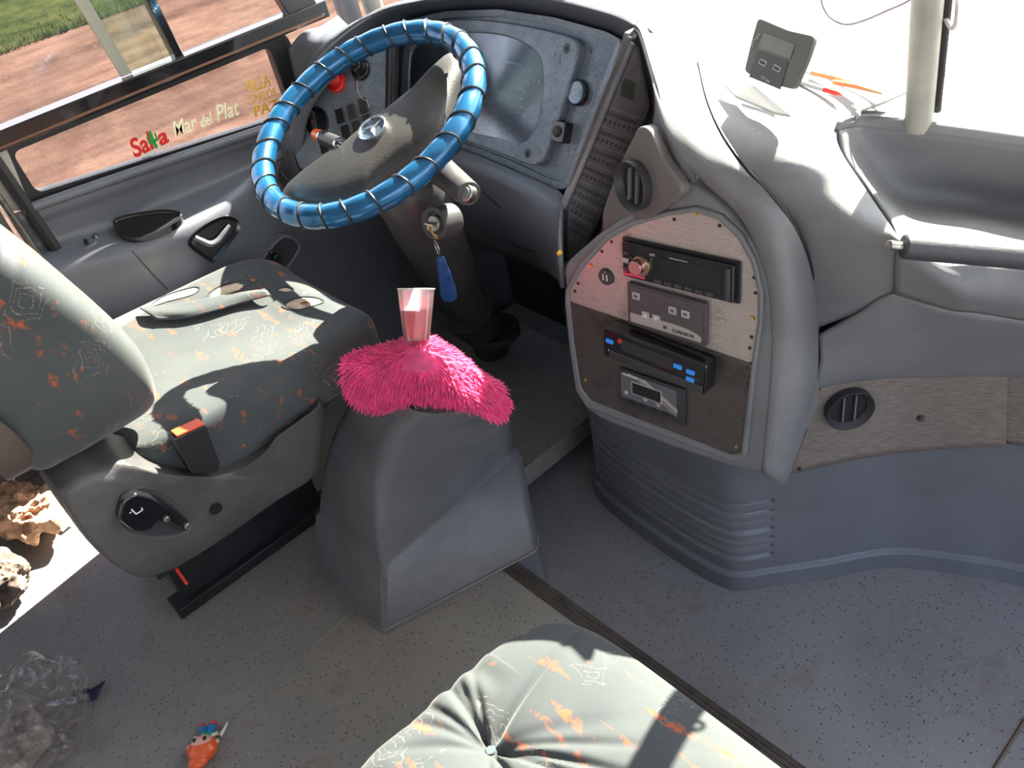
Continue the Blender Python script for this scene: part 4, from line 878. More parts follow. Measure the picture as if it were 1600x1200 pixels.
# keys
kt=thing('key_ring','ignition key hanging with metal ring and blue leather strap','keys',IG.p(0,0,.01))
def kp2(name,bm,m,**k): return adopt(kt,link(name,bm,m,**k))
bm=B(); fbox(bm,IG,0,0,.022,.004,.016,.014,.001); fbox(bm,IG,0,-.004,.006,.012,.018,.006,.002); kp2('key',bm,STEEL,smooth=False,bev=.0008)
c0=IG.p(0,-.004,.018); c1=Yp(683,372,.760)
bm=B()
for k in range(3):
    m_=c0.lerp(c1,(k+.5)/3); dv=(c1-c0).normalized(); sd=V((1,0,0)) if k%2 else V((.5,-.85,0)); sd=(sd-dv*sd.dot(dv)).normalized()
    tube(bm,[m_+dv*.0062*math.cos(a)+sd*.0032*math.sin(a) for a in [2*math.pi*i/14 for i in range(14)]],.0009,6,closed=True)
kp2('chain',bm,BRASS)
rc=Yp(683,387,.755); bm=B(); tube(bm,[rc+V((.0115*math.cos(a),.003*math.sin(a)*0-.004*math.cos(a),.0135*math.sin(a))) for a in [2*math.pi*i/30 for i in range(30)]],.0013,8,closed=True); kp2('ring',bm,STEEL)
KS=Frame(Yp(690,420,.752),(1,.25,0),(0,0,1)); ks=KS.pts([(682,402),(692,400),(697,412),(703,428),(711,450),(713,466),(708,472),(694,472),(688,462),(686,440),(683,418)])
bm=B(); fpoly(bm,KS,ks,0,.0028,.004); kp2('strap',bm,mat('blue_leather',(.02,.09,.28),.4,var=.4,vscale=60),bev=.0008); bm=B(); fcyl(bm,KS,*KS.hit(688,407),.0022,.0018,0,.001,12); kp2('rivet',bm,STEEL)
# ================================================================ SEAT HELPERS
def superq(sx,sy,sz,e1=.35,e2=.35,nu=96,nv=64):
    """rounded block as a superellipsoid grid, returns list of rings"""
    def pw(c,e): return math.copysign(abs(c)**e,c)
    rings=[]
    for i in range(nv+1):
        ph=-math.pi/2+math.pi*i/nv
        rings.append([V((sx*pw(math.cos(ph),e1)*pw(math.cos(t),e2),sy*pw(math.cos(ph),e1)*pw(math.sin(t),e2),sz*pw(math.sin(ph),e1))) for t in [2*math.pi*(k+.5)/nu for k in range(nu)]])
    return rings
def sq_mesh(rings,f):
    bm=B(); lo=[[bm.verts.new(f(p)) for p in r] for r in rings[1:-1]]; n=len(lo[0])
    for a,c in zip(lo[:-1],lo[1:]):
        for k in range(n): j=(k+1)%n; bm.faces.new([a[k],a[j],c[j],c[k]])
    s=bm.verts.new(f(rings[0][0])); t=bm.verts.new(f(rings[-1][0]))
    for k in range(n): j=(k+1)%n; bm.faces.new([lo[0][j],lo[0][k],s]); bm.faces.new([lo[-1][k],lo[-1][j],t])
    return bm
# ================================================================ DRIVER SEAT
seat=thing('driver_seat','driver seat in dark patterned fabric, torn cushion, beside the side window','seat',(-1.6,.35,0))
def sp2(name,bm,m,**k): return adopt(seat,link(name,bm,m,**k))
CX,CY=-1.585,.395
def cush_top(x,y):
    """height of the cushion above its middle"""
    u=(x-CX)/.26; v=(y-CY)/.27
    z=.03*abs(u)**2.2-.022*math.exp(-(u*u)*2)*(1 if v<.5 else max(0,1-(v-.5)*3)) -.045*max(0,v-.55)**1.5 -.008*v
    z+=.004*math.sin(9*u+2*v)*math.exp(-abs(u+.55)*3)*1.6
    return z
def cf(p):
    x,y,z=p; 
    if z>0: z+=cush_top(CX+x,CY+y)*min(1,z/.05)
    X2=x*(1-.05*max(0,y/.27)); return V((CX+X2,CY+y,.525+z))
bm=sq_mesh(superq(.262,.272,.068,.42,.30,120,80),cf); cu=sp2('cushion',bm,FAB)
bev_m=mat('cushion_seam',(.03,.032,.035),.8)
# torn places: foam showing through lens-shaped rips
FOAM=mat('bare_foam',(.62,.50,.36),.9,bump=.6,bscale=200,var=.25,vscale=30)
RUST=mat('rusty_foam',(.28,.12,.04),.9,var=.3,vscale=60)
def ztop(x,y):
    a=abs((x-CX)/.262); b=abs((y-CY)/.272); r_=(a**(2/.30)+b**(2/.30))**(.30/2); s_=max(0,1-min(1,r_)**(2/.42))**(.42/2); z=.068*s_
    return .525+z+cush_top(x,y)*min(1,z/.05)
def on_cushion(px,py,up=0):
    r=ray(px,py); lo=1.0;  best=None
    k=.9
    while k<2.2:
        q=O+r.normalized()*k
        if abs(q.x-CX)<.262 and abs(q.y-CY)<.272 and q.z<=ztop(q.x,q.y)+up: return q
        k+=.002
    return None
def tear(pts,m,nm='tear',up=.002):
    q=[on_cushion(x,y,up) for x,y in pts]; q=[p for p in q if p]
    if len(q)<4: return
    q=crm(q,3,True); c=sum(q,V())/len(q); c.z=ztop(c.x,c.y)+up
    bm=B(); vc=bm.verts.new(c); R1=[]; 
    for s_ in (.5,1):
        R1.append([bm.verts.new(V((c.x+(p.x-c.x)*s_,c.y+(p.y-c.y)*s_,ztop(c.x+(p.x-c.x)*s_,c.y+(p.y-c.y)*s_)+(up if s_<1 else -.001)))) for p in q])
    n=len(q)
    for k in range(n):
        j=(k+1)%n; bm.faces.new([vc,R1[0][k],R1[0][j]]); bm.faces.new([R1[0][k],R1[1][k],R1[1][j],R1[0][j]])
    bmesh.ops.recalc_face_normals(bm,faces=bm.faces[:]); o=sp2(nm,bm,m); 
    bm=B(); tube(bm,[V((p.x,p.y,ztop(p.x,p.y)+.0015)) for p in q],.0009,6,closed=True); sp2('torn_edge',bm,bev_m)
    return o
tear([(440,478),(452,468),(475,463),(500,466),(505,472),(485,478),(462,484)],FOAM,up=.003); tear([(464,473),(478,469),(489,471),(480,476),(468,477)],RUST,up=.0045)
tear([(322,462),(340,448),(372,438),(392,440),(380,450),(350,462),(328,474)],FOAM,up=.003); tear([(432,452),(445,448),(458,452),(446,456)],FOAM,up=.003); tear([(388,437),(396,434),(401,436),(393,440)],RUST,up=.004)
tear([(228,470),(255,462),(300,448),(312,450),(300,460),(262,470),(235,478)],FOAM,up=.003)
# loose flap of worn cloth folded along the left side
fl=[[on_cushion(x,y,.012) or Zp(x,y,.60) for x,y in r_] for r_ in ([(218,482),(260,478),(310,470),(350,462),(400,455)],[(230,492),(275,492),(320,484),(370,470),(418,458)],[(245,500),(285,498),(330,488),(378,474),(424,462)])]
fl[1]=[p+V((0,0,.006)) for p in fl[1]]
sp2('loose_flap',patch(fl,6,5),FAB,solid=.003)
# backrest
def bf(p):
    x,y,z=p; t=(z+.36)/.72
    wx=1.0+.03*math.sin(t*3.1); 
    yy=y*1.42-.030+.012*math.sin(t*3.0)+.030*max(0,1-t/.5)- .34*max(0,t-.22)**1.5 
    if y>0: yy-= .02*math.cos(x/.27*1.4)*0
    if z<-.2: x*=1-.25*((-z-.2)/.16)**2
    return V((-1.585+x*wx,.108+yy,.955+z))
bm=sq_mesh(superq(.268,.092,.35,.36,.26,140,90),bf); br=sp2('backrest',bm,FAB)
bs=[]
for k,z in enumerate(np.linspace(-.345,.36,14)):
    s_=math.sqrt(max(.05,1-abs(z/.37)**4)); bs.append([bf((x*.285*s_ ,-.098-.012*math.cos(x*1.3),z)) for x in (-1,-.9,-.5,0,.5,.9,.97,1)])
    e_=bs[-1][-1]; bs[-1].append(e_+V((.002,.05,0)))
sp2('back_shell',patch(bs,3,2),mat('tan_back_shell',(.09,.068,.058),.5),solid=.006)
# moulded side trim with recline lever
XF=Frame((-1.305,.2,.5),(0,1,0),(0,0,1))
sk=[(97,782),(104,764),(125,746),(160,736),(184,722),(214,728),(252,737),(300,741),(345,740),(395,722),(440,697),(478,665),(503,630),(512,640),(507,690),(499,742),(440,782),(355,842),(285,886),(240,905),(210,904),(172,882),(130,838)]
pts=[(p.x,p.y) for p in crm([V((*p,0)) for p in XF.pts(sk)],3,True)]
bm=B(); cen=V((sum(p[0] for p in pts)/len(pts),sum(p[1] for p in pts)/len(pts),0)); rings=[]
for s_,d_ in ((1,-.14),(1.0,-.02),(.985,-.006),(.955,0),(.90,.004),(.6,.006)): rings.append([XF.p(cen.x+(x-cen.x)*s_,cen.y+(y-cen.y)*s_,d_) for x,y in pts])
loft(bm,rings); sp2('side_trim',bm,mat('seat_trim_plastic',(.065,.062,.064),.48,bump=.4,bscale=450,var=.25,vscale=12))
rc_=rnd(XF.pts([(180,800),(190,775),(215,764),(245,768),(275,788),(298,812),(296,830),(270,838),(235,842),(200,830)],.006),.03,4)
bm=B(); ring_band(bm,XF,shrink(rc_,-.005),shrink(rc_,.006),.0075,.008,.004); rr_=sp2('lever_recess',bm,mat('seat_trim_plastic',(.065,.062,.064),.48),bev=.002); bm=B(); fpoly(bm,XF,shrink(rc_,.004),.0065,.003); sp2('recess_floor',bm,PLD,smooth=False)
lv_=rnd(XF.pts([(183,812),(190,780),(210,768),(238,775),(268,795),(293,812),(296,824),(285,829),(262,815),(245,812),(232,828),(205,830)],.02),.008,4)
bm=B(); fpoly(bm,XF,lv_,.026,.020); le=sp2('recline_lever',bm,BLKG,bev=.004,seg=3)
le['label']='black recline lever with small white seat symbol'
bm=B(); a_=XF.hit(213,800,.027); fbox(bm,XF,a_[0]-.003,a_[1]+.003,.002,.014,.0268,.0008,rot=.15); fbox(bm,XF,a_[0]+.004,a_[1]-.004,.012,.002,.0268,.0008); fbox(bm,XF,a_[0]+.010,a_[1]-.0015,.002,.005,.0268,.0008); fbox(bm,XF,a_[0]-.008,a_[1]+.005,.004,.0012,.0268,.0008); sy=sp2('lever_symbol',bm,WHT,smooth=False)
bm=B(); fcyl(bm,XF,*XF.hit(337,795,.007),.012,.012,.004,.0078,24); sp2('trim_hole',bm,BLK)
for x_,y_ in((290,819),(258,808)):
    bm=B(); fcyl(bm,XF,*XF.hit(x_,y_,.02),.006,.0055,.02,.03,14); sp2('lever_pin',bm,STEEL,bev=.001)
# buckle
BK=Frame(Xp(305,705,-1.292),(-.0,1,.0),(-.1,-.18,1))
bq=BK.pts([(270,688),(322,664),(345,722),(340,738),(300,740)])
bm=B(); fpoly(bm,BK,rnd(bq,.006,3),.0,.032); bk_=sp2('belt_buckle',bm,BLK,bev=.004,seg=3)
tp=[BK.p(*BK.hit(272,686),-.001),BK.p(*BK.hit(322,662),-.001)]; bm=B(); w2_=-BK.n*.028; add_poly(bm,[tp[0]+V((0,.006,.0025)),tp[1]+V((0,-.002,.0025)),tp[1]+w2_+V((0,-.002,.0025)),tp[0]+w2_+V((0,.006,.0025))],(0,0,1),.004); sp2('release_button',bm,mat('red_buckle_button',(.75,.10,.03),.35),smooth=False,bev=.001)
# suspension base
bm=B(); add_poly(bm,[(-1.36,.055,0),(-1.36,.60,0),(-1.82,.60,0),(-1.82,.055,0)],(0,0,-1),-.05)
for x0 in (-1.36,-1.42): pass
bb=B()
def bxx(bm,x0,x1,y0,y1,z0,z1):
    v=[bm.verts.new((x,y,z)) for z in(z0,z1) for y in(y0,y1) for x in(x0,x1)]
    for f in((0,2,3,1),(4,5,7,6),(0,1,5,4),(2,6,7,3),(0,4,6,2),(1,3,7,5)): bm.faces.new([v[i] for i in f])
bm.free(); bm=B(); bxx(bm,-1.84,-1.60,.09,.47,0,.45); sp2('suspension_base',bm,mat('black_steel',(.018,.018,.02),.4,var=.3,vscale=20),smooth=False,bev=.004)
for x0,z0 in((-1.40,.335),(-1.43,.265),(-1.58,.0)):
    bm=B(); bxx(bm,x0-.06,x0,.06,.42 if z0 else .50,z0,z0+.05 if z0 else .03); sp2('slide_rail',bm,mat('black_steel',(.018,.018,.02),.4),smooth=False,bev=.003)
bm=B(); tube(bm,[Xp(275,888,-1.37),Xp(292,912,-1.37)],.003,6); sp2('red_tag',bm,REDP)
# ================================================================ GEAR CONSOLE
gc=thing('gear_console','tall grey tapering gear lever console standing between driver seat and centre stack','console',(-1.3,.5,0))
def lerp(a,b,t): return a+(b-a)*t
def con_ring(z,near,left,far,back,r):
    pts=[near,far,(far[0]-.03,back),(left[0]+.03,back),left]; pts=rnd(pts,r,6); return [V((x,y,z)) for x,y in pts]
NE=[(604,1010,ZL),(600,985,0),(600,978,.006),(600,898,.136),(600,892,.146),(598,884,.158),(591,820,.24),(591,760,.32),(600,720,.385),(616,685,.45),(640,656,.50),(655,648,.512)]
LE=[(502,915,ZL),(500,885,0),(500,880,.006),(497,805,.132),(497,800,.14),(499,793,.15),(498,745,.235),(500,700,.32),(505,672,.385),(514,645,.45),(530,625,.492),(545,615,.51)]
FE=[(853,915,-.1),(838,858,0),(837,856,.006),(810,722,.136),(804,714,.146),(800,708,.158),(799,690,.24),(796,672,.32),(792,660,.385),(785,650,.45),(765,642,.50),(745,640,.512)]
rr=[]
for k in range(len(NE)):
    a_,b_,c_=Zp(*NE[k]),Zp(*LE[k]),Zp(*FE[k]); b_.y=a_.y+.003; z_=NE[k][2]; rr.append((z_,(a_.x,a_.y),(b_.x,b_.y),(c_.x,c_.y),c_.y+.03,.013+.022*max(0,z_)/.5))
rr=[(z,(a[0]+.010,a[1]-.009),(b[0]-.004,b[1]-.009),(c[0]+.008,c[1]-.004),k,.013) if z<.141 else (z,a,b,c,k,q) for z,a,b,c,k,q in rr]
bm=B(); R2=[con_ring(*a) for a in rr]; loft(bm,R2); adopt(gc,link('console_body',bm,CONS))
bm=B(); tube(bm,[R2[2][k]*1.0+V((0,0,.001)) for k in range(len(R2[2]))],.0028,6,closed=True); adopt(gc,link('base_seal',bm,mat('pale_sealant',(.20,.19,.17),.6)))
tp_=[Zp(x,y,.513) for x,y in rnd([(655,638),(735,630),(735,590),(620,580),(570,600)],8,4)]; mc=sum(tp_,V())/len(tp_)
bm=B(); tube(bm,[p+V((0,0,.001)) for p in tp_],.007,8,closed=True); adopt(gc,link('gaiter_frame',bm,BLKG))
bm=B(); loft(bm,[[p-V((0,0,.005)) for p in tp_],[mc+(p-mc)*.8+V((0,0,.03)) for p in tp_],[mc+(p-mc)*.3+V((0,.01,.06)) for p in tp_]]); adopt(gc,link('gear_gaiter',bm,BLK))
# fluffy pink cover
CR=[[(548,560,.50),(590,548,.50),(625,540,.52),(660,532,.545),(695,548,.50),(735,580,.46),(755,598,.43)],
    [(540,582,.49),(585,570,.50),(625,560,.52),(660,548,.555),(700,562,.50),(745,592,.46),(780,608,.42)],
    [(545,606,.46),(590,592,.48),(630,583,.49),(665,580,.50),(710,594,.475),(760,612,.43),(790,622,.40)],
    [(556,622,.435),(598,618,.445),(640,604,.465),(680,606,.465),(722,618,.45),(765,634,.41),(788,640,.385)],
    [(572,632,.415),(604,634,.42),(640,622,.44),(680,624,.44),(725,634,.43),(760,648,.395),(776,652,.375)]]
fz=patch([[Zp(q[0],q[1],q[2]+.105) for q in r_] for r_ in CR],8,8)
fz.verts.ensure_lookup_table(); fz.normal_update()
PINK=mat('pink_fur',(.80,.055,.22),.75,sheen=.4,var=.25,vscale=40)
tips=[]; 
for f in fz.faces:
    c_=f.calc_center_median(); a_=f.calc_area(); nrm=f.normal if f.normal.z>0 else -f.normal; tips.append((c_,nrm,a_,[v.co.copy() for v in f.verts]))
cov=thing('fluffy_cover','bright pink fluffy cover draped over top of the gear console','fluffy cloth',Zp(660,600,.56))
adopt(cov,link('backing_cloth',fz,PINK,solid=.006))
bm=B(); tot=sum(t_[2] for t_ in tips); NF=8500
for c_,nrm,a_,vv in tips:
    for k in range(int(NF*a_/tot+random.random())):
        u1,u2=random.random(),random.random(); p=vv[0].lerp(vv[1],u1).lerp(vv[3].lerp(vv[2],u1),u2)
        down=V((0,0,-1))-nrm*(-nrm.z); 
        side=(p-Zp(655,575,p.z)); side.z=0; side=side.normalized()
        d_=(nrm*.75+side*.75+down*.5+V((random.gauss(0,.25),random.gauss(0,.25),random.gauss(0,.2)))).normalized()
        L_=random.uniform(.013,.024); s_=d_.orthogonal().normalized(); s2=d_.cross(s_); w0=random.uniform(.0014,.0026)
        b1=[bm.verts.new(p+(s_*math.cos(q)+s2*math.sin(q))*w0) for q in(0,2.1,4.2)]; mid_=p+d_*L_*.55+V((0,0,.001)); b2=[bm.verts.new(mid_+(s_*math.cos(q)+s2*math.sin(q))*w0*.8) for q in(0,2.1,4.2)]; tp1=bm.verts.new(p+d_*L_+V((0,0,-.003)))
        for q in range(3): j=(q+1)%3; bm.faces.new([b1[q],b1[j],b2[j],b2[q]]); bm.faces.new([b2[q],b2[j],tp1])
o=adopt(cov,link('fur_pile',bm,PINK)); o['kind']='stuff'
# clear gear knob, red in its lower half, shaped like a drinking glass
base=Zp(651,532,.672); dist=(base-O).length; upc=V(-R[:,1])
tl=80/F*((V(R[:,2])).dot(base-O)); pxm=tl/80
ax_=(upc+V(R[:,2])*-.10).normalized(); s_=ax_.orthogonal().normalized(); s2=ax_.cross(s_)
def lathe(bm,prof,n=36,o=base):
    rg=[[o+ax_*h+ (s_*math.cos(q)+s2*math.sin(q))*r for q in [2*math.pi*k/n for k in range(n)]] for r,h in prof]; loft(bm,rg,cap=True)
def tprof(t): return pxm*lerp(19.5,28.5,t**.8)
gear_knob=thing('clear_gear_knob','clear flared gear knob with red lower half, standing up from the pink fluffy cover','gear_knob',base)
bm=B(); out=[(tprof(t_),tl*t_) for t_ in np.linspace(0,1,10)]; inr=[(tprof(t_)-.0012,tl*t_) for t_ in np.linspace(1,.04,10)]
lathe(bm,out+[(tprof(1)+.001,tl*1.005)]+inr); adopt(gear_knob,link('knob_wall',bm,mk_glass('hazy_clear_plastic',.55,(.96,.97,1))))
bm=B(); lathe(bm,[(tprof(t_)-.0016,tl*t_) for t_ in np.linspace(.045,.60,8)]); 
LQ=mat('red_resin',(.85,.02,.07),.05,trans=.45); adopt(gear_knob,link('red_filling',bm,LQ))
bm=B(); lathe(bm,[(.008,tl*.05),(.013,tl*.06),(.013,tl*.24),(.009,tl*.30),(.009,tl*.36),(.011,tl*.37),(.0105,tl*.41),(.004,tl*.42)],24); adopt(gear_knob,link('inner_insert',bm,mat('bright_red_insert',(.9,.01,.06),.25,emit=None)))
bm=B(); tube(bm,[base+ax_*tl+(s_*math.cos(q)+s2*math.sin(q))*tprof(1) for q in [2*math.pi*k/36 for k in range(36)]],.0013,8,closed=True); adopt(gear_knob,link('knob_rim',bm,mat('frosted_rim',(.85,.85,.85),.3,trans=.5)))
# ================================================================ FRONT PASSENGER SEAT (foreground)
gs=thing('passenger_seat','buttoned seat cushion in patterned fabric, nearest the camera','seat',(-.35,.1,0))
BX,BY=-.575,.235
GX,GY=-.36,.07; HX,HY=.335,.395
FOLDS=[]
for (x_,y_),wd,dp_,ln in (((690,1045),.005,.010,.15),((705,1035),.004,.007,.13),((730,1020),.005,.006,.12),((650,1075),.006,.006,.16),((640,1110),.007,.006,.15),((640,1160),.008,.005,.14),((880,990),.006,.007,.20),((850,1010),.010,.004,.12),((860,1195),.005,.010,.17),((930,1195),.005,.009,.20),((950,1160),.006,.006,.18),((800,1215),.006,.008,.15),((900,1130),.010,.004,.15),((760,1230),.007,.005,.14)):
    q=Zp(x_,y_,.475); FOLDS.append((math.atan2(q.y-BY,q.x-BX),max(.0075,wd*1.35),dp_*1.1,ln))
def gz(x,y,z):
    dx_,dy_=x-BX,y-BY; r=math.hypot(dx_,dy_); a=math.atan2(dy_,dx_)
    pl=0
    for an,wd,dp_,ln in FOLDS:
        da=(a-an+math.pi)%(2*math.pi)-math.pi
        if abs(da)<.5: pl-=dp_*math.exp(-(da*(r+.02)/wd)**2)*math.exp(-(r/ln)**3)*min(1,r/.02)
    pin=-.034*math.exp(-(r/.040)**1.2)
    crown=-.012*((x-GX)/HX)**2-.012*((y-GY)/HY)**2
    return z+pl+pin+crown
def gf(p):
    x,y,z=p
    if z>0: z=lerp(z,gz(GX+x,GY+y,z),min(1,z/.04))
    # ruffles along the left border
    if x<-.25: z+=.003*math.sin((y)*95+math.sin(y*31)*2)*min(1,(-x-.25)/.05)*(1 if -.1<y<.26 else .2)
    return V((GX+x,GY+y,.425+z))
bm=B(); n=0
def grid_block(hx,hy,hz,f,nx=300,ny=330,e=.22):
    """dense-topped rounded block: top grid wrapped down over the edge"""
    bm=B(); vs=[]
    for i in range(nx+1):
        row=[]
        for j in range(ny+1):
            u=-1+2*i/nx; v=-1+2*j/ny
            # superellipse square mapping
            U=u; W=v; m_=max(abs(u),abs(v)); 
            if m_>1e-6:
                L_=(abs(u/m_)**7+abs(v/m_)**7)**(1/7); U=u/L_; W=v/L_
            s_=min(1,m_); k=.0
            z=hz*(max(0,1-s_**9))**.45 if s_<1 else 0
            row.append(bm.verts.new(f(V((U*hx,W*hy,z)))))
        vs.append(row)
    for i in range(nx):
        for j in range(ny): bm.faces.new([vs[i][j],vs[i+1][j],vs[i+1][j+1],vs[i][j+1]])
    bd=[vs[i][0] for i in range(nx+1)]+[vs[nx][j] for j in range(1,ny+1)]+[vs[i][ny] for i in range(nx-1,-1,-1)]+[vs[0][j] for j in range(ny-1,0,-1)]
    lo=[bm.verts.new(b_.co+V((0,0,-.07))) for b_ in bd]; n=len(bd)
    for k in range(n): j=(k+1)%n; bm.faces.new([bd[j],bd[k],lo[k],lo[j]])
    bm.faces.new(lo); return bm
adopt(gs,link('cushion',grid_block(HX,HY,.055,gf),FAB))
q=gf(V((BX-GX,BY-GY,.055))); bm=B(); fcyl(bm,Frame(q,(1,0,0),(0,1,0)),0,0,.009,.006,-.002,.004,16); adopt(gs,link('button',bm,mat('button_fabric',(.07,.09,.10),.8)))
bm=B(); bxx(bm,GX-HX+.05,GX+HX-.05,GY-HY+.05,GY+HY-.06,0,.37); adopt(gs,link('seat_base',bm,PLD,smooth=False,bev=.01))
# ================================================================ HANDRAIL, CHARGER AND SMALL THINGS ON TOP
a_=Yp(1410,385,.975); b_=Yp(1600,402,1.08); bm=B(); tube(bm,[a_,b_,b_+(b_-a_)*1.6],.0165,20)
gr=thing('grab_handle','black padded grab handle across the front of the dashboard tray','handle',a_); adopt(gr,link('padded_bar',bm,mat('padded_black',(.045,.047,.055),.5,bump=.5,bscale=300),bev=.003))
bm=B(); s_d=(b_-a_).normalized(); tube(bm,[a_-s_d*.016,a_+s_d*.004],.006,12); f4=Frame(a_-s_d*.012,(0,.7,.7),(1,0,0)); tube(bm,[a_-s_d*.016,a_-s_d*.020+V((0,.02,-.012))],.007,10); adopt(gr,link('end_bracket',bm,STEEL,bev=.001))
UF=Frame(Yp(1217,88,1.10),(.93,-.30,-.06),(.03,.45,.85)); 
uq=UF.pts([(1184,27),(1206,36),(1232,47),(1255,52),(1273,56),(1262,90),(1240,140),(1200,130),(1162,112),(1172,70)])
uc=thing('usb_charger','grey two-port charger panel on bracket above the dashboard pad','charger',UF.o)
bm=B(); fpoly(bm,UF,rnd(uq,.008,3),0,.009); adopt(uc,link('housing',bm,mat('charger_grey',(.10,.10,.09),.4),bev=.002))
bm=B(); fpoly(bm,UF,rnd(UF.pts([(1192,51),(1242,69),(1234,92),(1186,75)],.001),.001,2),.0012,.001); fr1=adopt(uc,link('display',bm,mat('charger_lcd',(.18,.18,.16),.2),smooth=False))
bm=B(); fpoly(bm,UF,rnd(UF.pts([(1183,80),(1231,96),(1219,140),(1170,120)],.001),.001,2),.001,.001); adopt(uc,link('port_panel',bm,mat('charger_black',(.05,.05,.05),.35),smooth=False))
for x,y in((1192,98),(1214,107)):
    c_=UF.hit(x,y,.0012); bm=B(); fbox(bm,UF,*c_,.015,.007,.002,.001,.001,rot=-.05); p_=adopt(uc,link('port',bm,mat('port_rim',(.5,.5,.48),.4),smooth=False)); bm=B(); fbox(bm,UF,*c_,.012,.0045,.0024,.001,.0005,rot=-.05); adopt(uc,link('port_slot',bm,BLK,smooth=False))
text(UF,'12V-24V',*UF.hit(1196,124,.0015),.006,GRYP,uc,d=.0018,rot=-.12)
text(UF,'TFOV',*UF.hit(1180,62,.0015),.009,mat('charger_letters',(.4,.4,.38),.5),uc,d=.0010,rot=-1.75)
b1=UF.p(*UF.hit(1190,135,-.02),-.02); bm=B(); q=[Yp(1172,122,1.118),Yp(1222,140,1.105),Yp(1214,172,1.075),Yp(1165,152,1.09)]
add_poly(bm,q,UF.n,.003); adopt(uc,link('bracket',bm,mat('bracket_white',(.6,.6,.58),.4),smooth=False,bev=.001))
bm=B(); q=[Yp(1130,130,1.10),Yp(1165,122,1.11),Yp(1236,180,1.02),Yp(1212,176,1.03),Yp(1150,150,1.07)]; add_poly(bm,q,(0,0,1),.004); adopt(uc,link('mount_plate',bm,mat('bracket_white',(.6,.6,.58),.4),smooth=False,bev=.001))
def on_top(x,y,z=.925): return Zp(x,y,z)
p0,p1,p2_=on_top(1243,126),on_top(1288,140),on_top(1316,148)
pen=thing('pen','grey pen with a red tip lying on the sunlit dashboard top','pen',p0); bm=B(); tube(bm,[p0,p1],.004,10); adopt(pen,link('barrel',bm,mat('pen_grey',(.45,.45,.45),.4))); bm=B(); tube(bm,[p1,p1.lerp(p2_,.7),p2_],[.0042,.004,.001],10); adopt(pen,link('tip',bm,REDP))
for (x0,y0,x1,y1,lb) in((1268,113,1345,134,'longer of two orange-brown sticks on the dashboard top by the pen'),(1303,128,1378,146,'shorter orange-brown stick on the dashboard top, nearest the windscreen pillar')):
    bm=B(); a_,b_=on_top(x0,y0,.927),on_top(x1,y1,.927); tube(bm,[a_,a_.lerp(b_,.5)+V((0,0,.002)),b_],[.004,.0045,.002],8); tag(link('stick',bm,mat('orange_wood',(.75,.30,.12),.6)),lb,'stick')
bm=B(); tube(bm,Y3([(1300,-60,1.38),(1284,-8,1.36),(1290,18,1.35),(1306,33,1.34),(1325,38,1.34),(1350,32,1.34),(1385,17,1.35),(1420,1,1.36),(1445,-20,1.37)]),.0022,8,smooth=6); tag(link('cable',bm,mat('violet_grey_cable',(.25,.22,.30),.5)),'thin violet grey cable looping down before the windscreen','cable')
bm=B(); tube(bm,Y3([(1466,-40,1.18),(1470,5,1.17),(1481,36,1.16),(1488,44,1.16),(1494,34,1.16),(1496,5,1.17),(1490,-40,1.18)]),.0032,8,smooth=5); tag(link('cable_loop',bm,mat('white_cable',(.6,.58,.56),.4)),'whitish cable loop hanging beside the windscreen pillar','cable')
# ================================================================ THINGS ON THE FLOOR
def blob(c,sx,sy,sz,amp,fr,seed,nu=72,nv=48,e=.8,rz=0):
    from mathutils import noise as mn
    def f(p):
        d=p.normalized() if p.length else V((0,0,1)); n_=mn.noise((d*fr)+V((seed,0,0))); r2=abs(mn.noise(d*fr*2.1+V((0,seed,3))))
        q=p*(1+amp*n_-amp*.8*r2); q.rotate(Euler((0,0,rz))); return V(c)+V((q.x,q.y,max(q.z,-V(c).z+.003)))
    return sq_mesh(superq(sx,sy,sz,e,e,nu,nv),f)
RAG1=mat('tan_rag',(.50,.30,.18),.95,var=.5,vscale=25,bump=.8,bscale=300); RAG2=mat('brown_rag',(.10,.075,.06),.95,var=.5,vscale=40,bump=.8,bscale=300)
q=Zp(38,798,.07); tag(link('cleaning_rag',blob(q,.12,.08,.05,.42,2.3,1.3,rz=.5),RAG1),'crumpled tan rag heaped on the floor behind the driver seat','rag')
q=Zp(2,905,.05); tag(link('cleaning_rag',blob(q,.08,.06,.045,.35,2.2,4.1),RAG2),'dark brown rag at the left edge, in front of the tan rag','rag')
q=[Zp(80,820,.01),Zp(102,800,.02),Zp(116,812,.015),Zp(98,830,.008)]; bm=B(); add_poly(bm,q,(0,0,1),.002); tag(link('paper_scrap',bm,mat('white_paper',(.7,.7,.7),.7),smooth=False),'small white paper scrap on the floor beside the tan rag','paper')
q=Zp(45,1118,.09); bg_=thing('plastic_bag','crumpled clear plastic bag on the floor at lower left','bag',(q.x,q.y,0))
